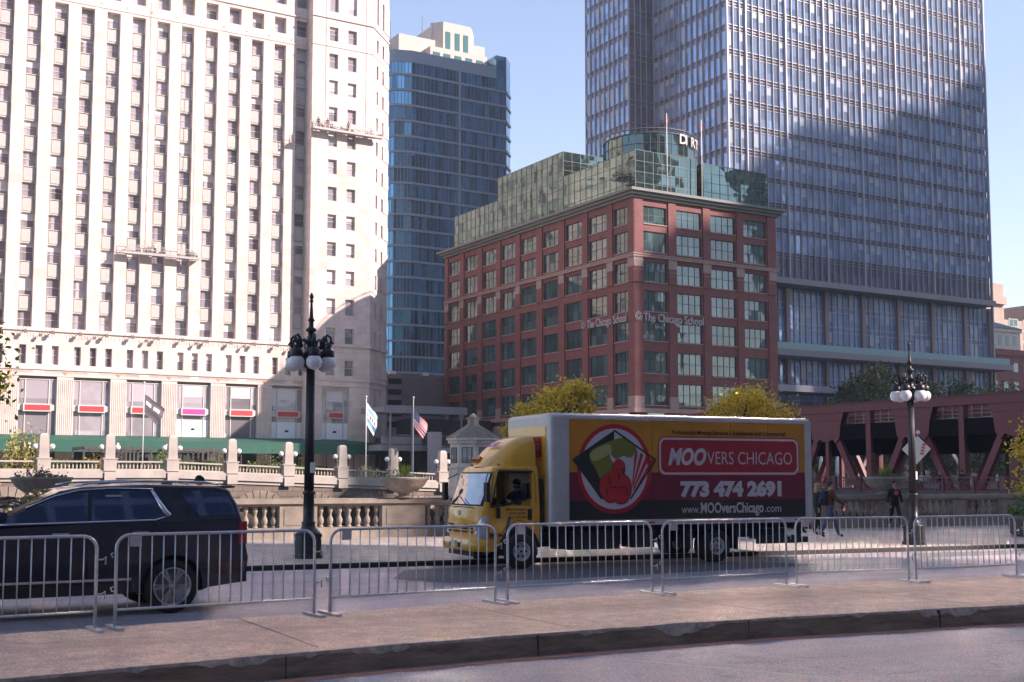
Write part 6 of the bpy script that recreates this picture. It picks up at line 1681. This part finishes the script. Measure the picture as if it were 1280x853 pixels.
# ================================================================ people
SKIN = mat('skin', (.42,.24,.17), .6); HAIRD = mat('dark_hair', (.02,.014,.012), .7); HAIRB = mat('blond_hair', (.40,.27,.13), .7)
def cloth(n, c): return mat(n, c, .85, var=.15, scale=12)
def skin_mesh(name, J, E_, mats, region):
    """J: joints name->(pos, radius), E_: edges; region: edge -> material index"""
    names = list(J); me = bpy.data.meshes.new(name); me.from_pydata([J[n][0] for n in names], [(names.index(a), names.index(b)) for a, b in E_], [])
    o = bpy.data.objects.new(name, me); COL.objects.link(o)
    md = o.modifiers.new('s', 'SKIN'); md.use_smooth_shade = True
    for i, n in enumerate(names):
        sv_ = me.skin_vertices[0].data[i]; r = J[n][1]; sv_.radius = (r, r) if not isinstance(r, tuple) else r; sv_.use_root = (n == 'pelvis')
    o.modifiers.new('u', 'SUBSURF').levels = 1
    dg = bpy.context.evaluated_depsgraph_get(); out = bpy.data.meshes.new_from_object(o.evaluated_get(dg)); out.name = name
    bpy.data.objects.remove(o); bpy.data.meshes.remove(me)
    out.materials.clear()
    for m in mats: out.materials.append(m)
    segs_ = [(Vector(J[a][0]), Vector(J[b][0]), region.get((a, b), 0)) for a, b in E_]
    for p in out.polygons:
        c = p.center; best = 9; bi = 0
        for a, b, k in segs_:
            d = b-a; t = max(0, min(1, (c-a).dot(d)/max(1e-6, d.length_squared))); q = (c-(a+d*t)).length
            if q < best: best = q; bi = k
        p.material_index = bi; p.use_smooth = True
    return out
def person(loc, rz, label, top, legs, shoe, hairm, H=1.76, step=.0, armL=(.1,.0), armR=(-.1,.0), lean=0, group=None, hair='short', legc=None, bend=0.0):
    """figure facing -Y; step = fore-aft foot distance; arm tuples = (swing fore/aft, elbow bend)"""
    s = H/1.76; o = empty('person', loc, rz, label, 'person', group)
    J = {}; A = lambda n, x, y, z, r: J.__setitem__(n, ((x*s, y*s, z*s), r*s if not isinstance(r, tuple) else (r[0]*s, r[1]*s)))
    A('pelvis',0,0,.95,(.175,.13)); A('waist',0,-.0-lean*.3,1.10,(.165,.125)); A('chest',0,-lean*.6,1.30,(.20,.14)); A('shoulders',0,-lean*.9,1.43,(.15,.10)); A('neck',0,-lean,1.51,.055); A('jaw',0,-lean-.015,1.575,.066); A('head',0,-lean-.01,1.655,(.078,.092)); A('crown',0,-lean,1.725,.055)
    E_ = [('pelvis','waist'),('waist','chest'),('chest','shoulders'),('shoulders','neck'),('neck','jaw'),('jaw','head'),('head','crown')]
    reg = {('pelvis','waist'):1,('waist','chest'):1,('chest','shoulders'):1,('shoulders','neck'):0,('neck','jaw'):0,('jaw','head'):0,('head','crown'):0}
    for sd_, sg in (('l',1),('r',-1)):
        st_ = step*sg*.5; knee = -abs(st_)*.5-.04 if st_ > 0 else -.02
        A('hip'+sd_, .09*sg, 0, .90, .092); A('knee'+sd_, .10*sg, -st_*.55-.03, .49, .078); A('ankle'+sd_, .11*sg, -st_+(.05 if st_ < 0 else 0), .10 if st_ >= 0 else .14, .055); A('toe'+sd_, .12*sg, -st_-.14+(.04 if st_ < 0 else 0), .035, .036)
        E_ += [('pelvis','hip'+sd_),('hip'+sd_,'knee'+sd_),('knee'+sd_,'ankle'+sd_),('ankle'+sd_,'toe'+sd_)]
        reg.update({('pelvis','hip'+sd_):2,('hip'+sd_,'knee'+sd_):2,('knee'+sd_,'ankle'+sd_):2,('ankle'+sd_,'toe'+sd_):3})
        sw, eb = armL if sg > 0 else armR
        A('sh'+sd_, .185*sg, -lean*.85, 1.41, .078); ex, ey, ez = .235*sg, -lean*.6-sw*.45, 1.14+abs(sw)*.1; A('el'+sd_, ex, ey, ez, .060)
        wx, wy, wz = (.245-.06*eb)*sg, ey-sw*.5-eb*.2, ez-.25+eb*.22+abs(sw)*.08; A('wr'+sd_, wx, wy, wz, .040); A('palm'+sd_, wx-.005*sg, wy-.03-eb*.02, wz-.07+eb*.05, (.030,.018))
        E_ += [('shoulders','sh'+sd_),('sh'+sd_,'el'+sd_),('el'+sd_,'wr'+sd_),('wr'+sd_,'palm'+sd_)]
        reg.update({('shoulders','sh'+sd_):1,('sh'+sd_,'el'+sd_):1,('el'+sd_,'wr'+sd_):1,('wr'+sd_,'palm'+sd_):0})
        for i, (dy, L_) in enumerate(((-.026,.075),(-.009,.088),(.009,.082),(.025,.065))):
            a1 = 'f%s%da' % (sd_, i); a2 = 'f%s%db' % (sd_, i)
            A(a1, wx-.012*sg, wy-.03+dy, wz-.105+eb*.05, .009); A(a2, wx-.028*sg, wy-.035+dy, wz-.105-L_*.6+eb*.05, .008)
            E_ += [('palm'+sd_, a1), (a1, a2)]; reg[('palm'+sd_, a1)] = 0; reg[(a1, a2)] = 0
        A('th'+sd_, wx-.02*sg, wy-.075, wz-.09+eb*.04, .010); E_.append(('palm'+sd_, 'th'+sd_)); reg[('palm'+sd_,'th'+sd_)] = 0
    me = skin_mesh('body', J, E_, [SKIN, top, legs, shoe], reg)
    ob = bpy.data.objects.new('body', me); COL.objects.link(ob); ob.parent = o
    h = MB(); c = Vector(J['head'][0])
    if hair != 'none':
        h.sphere((c.x, c.y+.018*s, c.z+.035*s), .102*s, n=16, m=10, sc=(.92,1.02,.98))
        V2 = []; 
        if hair == 'long': h.sphere((c.x, c.y+.06*s, c.z-.09*s), .10*s, n=12, m=8, sc=(1,.6,1.5))
        if hair == 'curly':
            rr_ = random.Random(4)
            for _ in range(90):
                a = rr_.random()*6.28; ph = rr_.uniform(.1,1.9); h.sphere((c.x+.115*s*math.sin(ph)*math.cos(a), c.y+.03*s+.115*s*math.sin(ph)*math.sin(a), c.z+.05*s+.115*s*math.cos(ph)), .028*s, n=6, m=4)
        # keep the face free: drop hair vertices in front of and below the brow
        hv = []
        for v in h.v:
            x, y, z = v
            if y < c.y-.045*s and z < c.z+.055*s and hair != 'curly': y = c.y-.03*s
            hv.append((x, y, z))
        h.v = hv; h.build('hair', hairm, o)
    fc = MB()
    for sg in (-1, 1): fc.sphere((c.x+.031*s*sg, c.y-.083*s, c.z+.005*s), .011*s, 1, n=8, m=5); fc.sphere((c.x+.082*s*sg, c.y+.0, c.z-.01*s), .02*s, 0, n=8, m=5, sc=(.5,1,1.5)); fc.box(c.x+.031*s*sg-.018*s, c.x+.031*s*sg+.018*s, c.y-.094*s, c.y-.084*s, c.z+.025*s, c.z+.033*s, 1)
    fc.sphere((c.x, c.y-.098*s, c.z-.022*s), .015*s, 0, n=8, m=6, sc=(.8,1,1.4)); fc.box(c.x-.025*s, c.x+.025*s, c.y-.085*s, c.y-.078*s, c.z-.062*s, c.z-.052*s, 2)
    fc.build('face', [SKIN, HAIRD, mat('lips', (.3,.1,.09), .6)], o)
    return o, J, s
blkc = cloth('black_cloth', (.012,.012,.016)); brn = cloth('brown_jacket', (.10,.035,.015)); jean = cloth('blue_denim', (.07,.09,.14)); shoe_ = cloth('dark_shoes', (.02,.02,.022)); shw = cloth('pale_shoes', (.35,.35,.37)); navc = cloth('navy_cloth', (.02,.025,.05))
lightc = cloth('pale_cloth', (.55,.54,.58)); 
# heading: rz=0 faces -Y (towards the viewer); right of picture is +X
o, J, s = person((28.78,28.21,.12), R(62), 'person in brown jacket and jeans walking right behind the truck, seen from behind', brn, jean, shoe_, HAIRD, H=1.78, step=.62, armL=(-.25,.2), armR=(.3,.5), lean=.03)
c = empty('backpack', (28.78,28.21,.12), R(62), 'dark rounded backpack worn by the walker in the brown jacket', 'backpack')
q = MB().sphere((0,.19,1.24), .2, n=16, m=12, sc=(.85,.62,1.25)); q.build('pack', navc, c)
q = MB()
for sg in (-1,1): q.tube([(.1*sg,.14,1.42),(.12*sg,.0,1.49),(.12*sg,-.13,1.38),(.13*sg,-.13,1.2),(.12*sg,.06,1.08)], .018, 5)
q.build('strap', navc, c); MB().box(-.1,.1,.29,.33,1.08,1.24).build('pocket', navc, c, bevel=.02)
person((29.6,29.55,.12), R(75), 'person with long blond hair in black clothes beside the rear edge of the truck', blkc, blkc, shoe_, HAIRB, H=1.70, step=.35, armL=(.1,.1), armR=(-.15,.1), hair='long')
person((29.75,30.5,.12), R(80), 'person with dark hair in dark navy clothes half hidden behind the truck corner', navc, blkc, shoe_, HAIRD, H=1.80, step=.3, armL=(.1,.1), armR=(-.1,.1))
o, J, s = person((35.3,31.35,.15), R(-18), 'person in black hooded top with pink red chest print walking towards the viewer', blkc, blkc, shw, HAIRD, H=1.74, step=.45, armL=(.12,.12), armR=(-.12,.12))
q = MB(); q.lathe([(.085,0),(.085,.006)], 18, M=Matrix.Translation((0,-.137,1.30)) @ Matrix.Rotation(R(90),4,'X')); q.build('chest_print', mat('pink_red_print', (.62,.06,.12), .7), o)
person((9.95,33.3,.12), R(10), 'person with dark curly hair, only the head showing above the dark car roof', brn, jean, shoe_, HAIRD, H=1.88, hair='curly')
gp = 'people crossing on the bridge footway'
person((83.6,71.2,.7), R(150), 'person in pale top on the bridge footway, beside the diagonal beam', lightc, jean, shoe_, HAIRB, H=1.72, group=gp)
person((83.6,69.3,.7), R(20), 'blond person in black on the bridge footway, before the upright', blkc, jean, shoe_, HAIRB, H=1.76, group=gp, hair='long')
person((83.5,67.0,.7), R(160), 'tall person in dark blue on the bridge footway, right of the upright', navc, jean, shoe_, HAIRD, H=1.86, group=gp)
person((83.5,63.6,.7), R(40), 'person in white shirt on the bridge footway near the right edge', lightc, jean, shoe_, HAIRD, H=1.74, group=gp)
# workers on the platforms
person((41.5,161.3,31.4), R(0), 'small worker in pale hood standing on the low suspended platform', lightc, navc, shoe_, HAIRB, H=1.7)
for x, l_, c_ in ((63.6,'worker at the left end of the high suspended platform',navc),(65.0,'second worker from the left on the high suspended platform',blkc),(68.2,'worker at the middle of the high suspended platform',brn)):
    person((x,159.3,51.4), R(180), l_, c_, navc, shoe_, HAIRD, H=1.7, group='workers on the high suspended platform')
# driver seated in the cab
def local(u, v, z): a = R(-7); return (14.21+u*math.cos(a)-v*math.sin(a), 23.2+u*math.sin(a)+v*math.cos(a), z)
J = {}; A = lambda n, x, y, z, r: J.__setitem__(n, ((x,y,z), r))
A('pelvis',0,0,0,(.16,.12)); A('waist',0,.02,.16,(.15,.12)); A('chest',0,.03,.36,(.19,.13)); A('shoulders',0,.0,.50,(.14,.09)); A('neck',0,-.01,.575,.055); A('jaw',0,-.04,.635,.066); A('head',0,-.035,.715,(.08,.092)); A('crown',0,-.02,.785,.058)
E_ = [('pelvis','waist'),('waist','chest'),('chest','shoulders'),('shoulders','neck'),('neck','jaw'),('jaw','head'),('head','crown')]; reg = {e: 1 for e in E_[:3]}
for sd_, sg in (('l',1),('r',-1)):
    A('hip'+sd_,.1*sg,-.05,-.02,.095); A('knee'+sd_,.14*sg,-.42,.0,.07); A('ank'+sd_,.15*sg,-.5,-.35,.045)
    A('sh'+sd_,.19*sg,0,.47,.065); A('el'+sd_,.25*sg,-.16,.25,.047); A('wr'+sd_,.16*sg,-.40,.30,.032); A('pa'+sd_,.13*sg,-.46,.34,(.036,.022))
    E_ += [('pelvis','hip'+sd_),('hip'+sd_,'knee'+sd_),('knee'+sd_,'ank'+sd_),('shoulders','sh'+sd_),('sh'+sd_,'el'+sd_),('el'+sd_,'wr'+sd_),('wr'+sd_,'pa'+sd_)]
    reg.update({('pelvis','hip'+sd_):2,('hip'+sd_,'knee'+sd_):2,('knee'+sd_,'ank'+sd_):2,('shoulders','sh'+sd_):1,('sh'+sd_,'el'+sd_):1,('el'+sd_,'wr'+sd_):1})
    for i in range(4): A('f%s%d'%(sd_,i), (.12-.01*i)*sg, -.50+.012*i, .345-.018*i, .009); E_.append(('pa'+sd_,'f%s%d'%(sd_,i)))
    A('t'+sd_, .10*sg, -.45, .375, .01); E_.append(('pa'+sd_,'t'+sd_))
me = skin_mesh('body', J, E_, [SKIN, navc, jean], reg)
dr = empty('person', local(.10,.50,1.18), R(-7-90+22), 'driver in dark jacket and black cap behind the truck side window', 'person')
ob = bpy.data.objects.new('body', me); COL.objects.link(ob); ob.parent = dr
q = MB().sphere((0,-.02,.745), .1, n=14, m=9, sc=(.93,1.05,.8)).box(-.07,.07,-.2,-.1,.745,.76); q.build('cap', blkc, dr)
q = MB().sphere((0,-.02,.64), .085, n=12, m=8, sc=(.85,1,.6)); q.build('beard', HAIRD, dr)

# ================================================================ planters
def planter(x, y, z, label, seed, sx, spiky, fl=False):
    o = empty('planter', (x,y,z), ANG, label, 'planter', 'stone planters on the near balustrade')
    MB().lathe([(.30,0),(.34,.03),(.2,.08),(.17,.13),(.24,.18),(.48,.26),(.68,.42),(.80,.62),(.84,.66),(.84,.72),(.76,.72),(.7,.64)], 28, M=Matrix.Diagonal((sx,sx,.92,1))).build('bowl', mat('planter_stone_%d' % seed, (.30,.255,.22), .9, var=.25, scale=4, bump=.3, bscale=30), o)
    MB().lathe([(.01,.58),(.74,.58)], 20, M=Matrix.Diagonal((sx,sx,.92,1))).build('soil', M_['soil'], o)
    rnd = random.Random(seed); c = MB()
    for _ in range(420):
        a = rnd.random()*6.28; r_ = .74*sx*rnd.random()**.5; leaf(c, Vector((r_*math.cos(a), r_*math.sin(a), .58+abs(rnd.gauss(0,.09)))), .09, rnd, rnd.choice((0,2,2,3 if fl else 2)))
    if spiky:
        for _ in range(70):
            a = rnd.random()*6.28; L_ = rnd.uniform(.35,.62); t = rnd.uniform(.1,.75); d = Vector((math.cos(a)*t, math.sin(a)*t, 1)).normalized()*L_; w_ = Vector((-math.sin(a), math.cos(a), 0))*.018
            b0 = Vector((0.05*math.cos(a),.05*math.sin(a),.56)); m1 = b0+d*.6+Vector((0,0,.03)); c.add([tuple(b0-w_),tuple(b0+w_),tuple(m1+w_*.9),tuple(b0+d),tuple(m1-w_*.9)], [(0,1,2,3,4)], 1)
    else:
        for _ in range(22):
            a = rnd.random()*6.28; r_ = .5*rnd.random(); hgt = rnd.uniform(.15,.5)
            for k in range(14): leaf(c, Vector((r_*math.cos(a)+rnd.gauss(0,.03), r_*math.sin(a)+rnd.gauss(0,.03), .58+hgt*k/14)), .07, rnd, rnd.choice((0,0,2,3 if fl else 0)))
    c.build('plants', PL, o)
ztop = .14+1.235
planter(6.43, bal_line(6.43), ztop, 'stone bowl planter with dark flowering plants above the car roof', 1, 1.02, False, True)
planter(17.09, bal_line(17.09), ztop, 'stone bowl planter with spiky yellow green plant left of the truck', 2, .95, True)
planter(35.8, bal_line(35.8), ztop, 'stone bowl planter with grey foliage behind the walker in black', 3, .95, True)
# large planter on the sidewalk at the right edge
o = empty('planter', (35.2,25.1,.12), R(-8), 'large round sidewalk planter with tall leafy plants and pink flowers at the right edge', 'planter')
MB().lathe([(.9,0),(1.05,.1),(1.1,.45),(1.22,.55),(1.25,.66),(1.15,.68),(1.1,.6)], 32).build('bowl', mat('dark_planter_stone', (.17,.135,.125), .85, var=.25, scale=3), o)
MB().lathe([(.01,.6),(1.1,.6)], 20).build('soil', M_['soil'], o)
rnd = random.Random(77); c = MB()
for _ in range(1500):
    a = rnd.random()*6.28; r_ = 1.1*rnd.random()**.5; leaf(c, Vector((r_*math.cos(a), r_*math.sin(a), .62+abs(rnd.gauss(0,.17)))), .13, rnd, rnd.choice((0,0,0,1,2)))
for _ in range(12):
    a = rnd.random()*6.28; r_ = .9*rnd.random()**.5; hgt = rnd.uniform(.5,1.25)
    for k in range(45): leaf(c, Vector((r_*math.cos(a)+rnd.gauss(0,.07), r_*math.sin(a)+rnd.gauss(0,.07), .62+hgt*k/45)), .12, rnd, rnd.choice((0,0,1)))
for _ in range(70):
    a = rnd.uniform(-.8,.8); r_ = rnd.uniform(.3,1.15); leaf(c, Vector((r_*math.cos(a), r_*math.sin(a)-.2, .85+abs(rnd.gauss(0,.15)))), .12, rnd, 3)
c.build('plants', PL, o)
# ================================================================ thin city haze
HZ = 0.00034
hz, nt, b = new_mat('city_haze')
for n in list(nt.nodes):
    if n.type != 'OUTPUT_MATERIAL': nt.nodes.remove(n)
pv = nt.nodes.new('ShaderNodeVolumePrincipled'); pv.inputs['Color'].default_value = (.90,.94,.97,1); pv.inputs['Density'].default_value = HZ; pv.inputs['Anisotropy'].default_value = .2
nt.links.new(pv.outputs[0], [n for n in nt.nodes if n.type == 'OUTPUT_MATERIAL'][0].inputs['Volume'])
tag(MB().box(-1600,1600,-1600,2700,-11,300).build('haze', hz), 'faint pinkish haze in the city air', None, None, 'stuff')
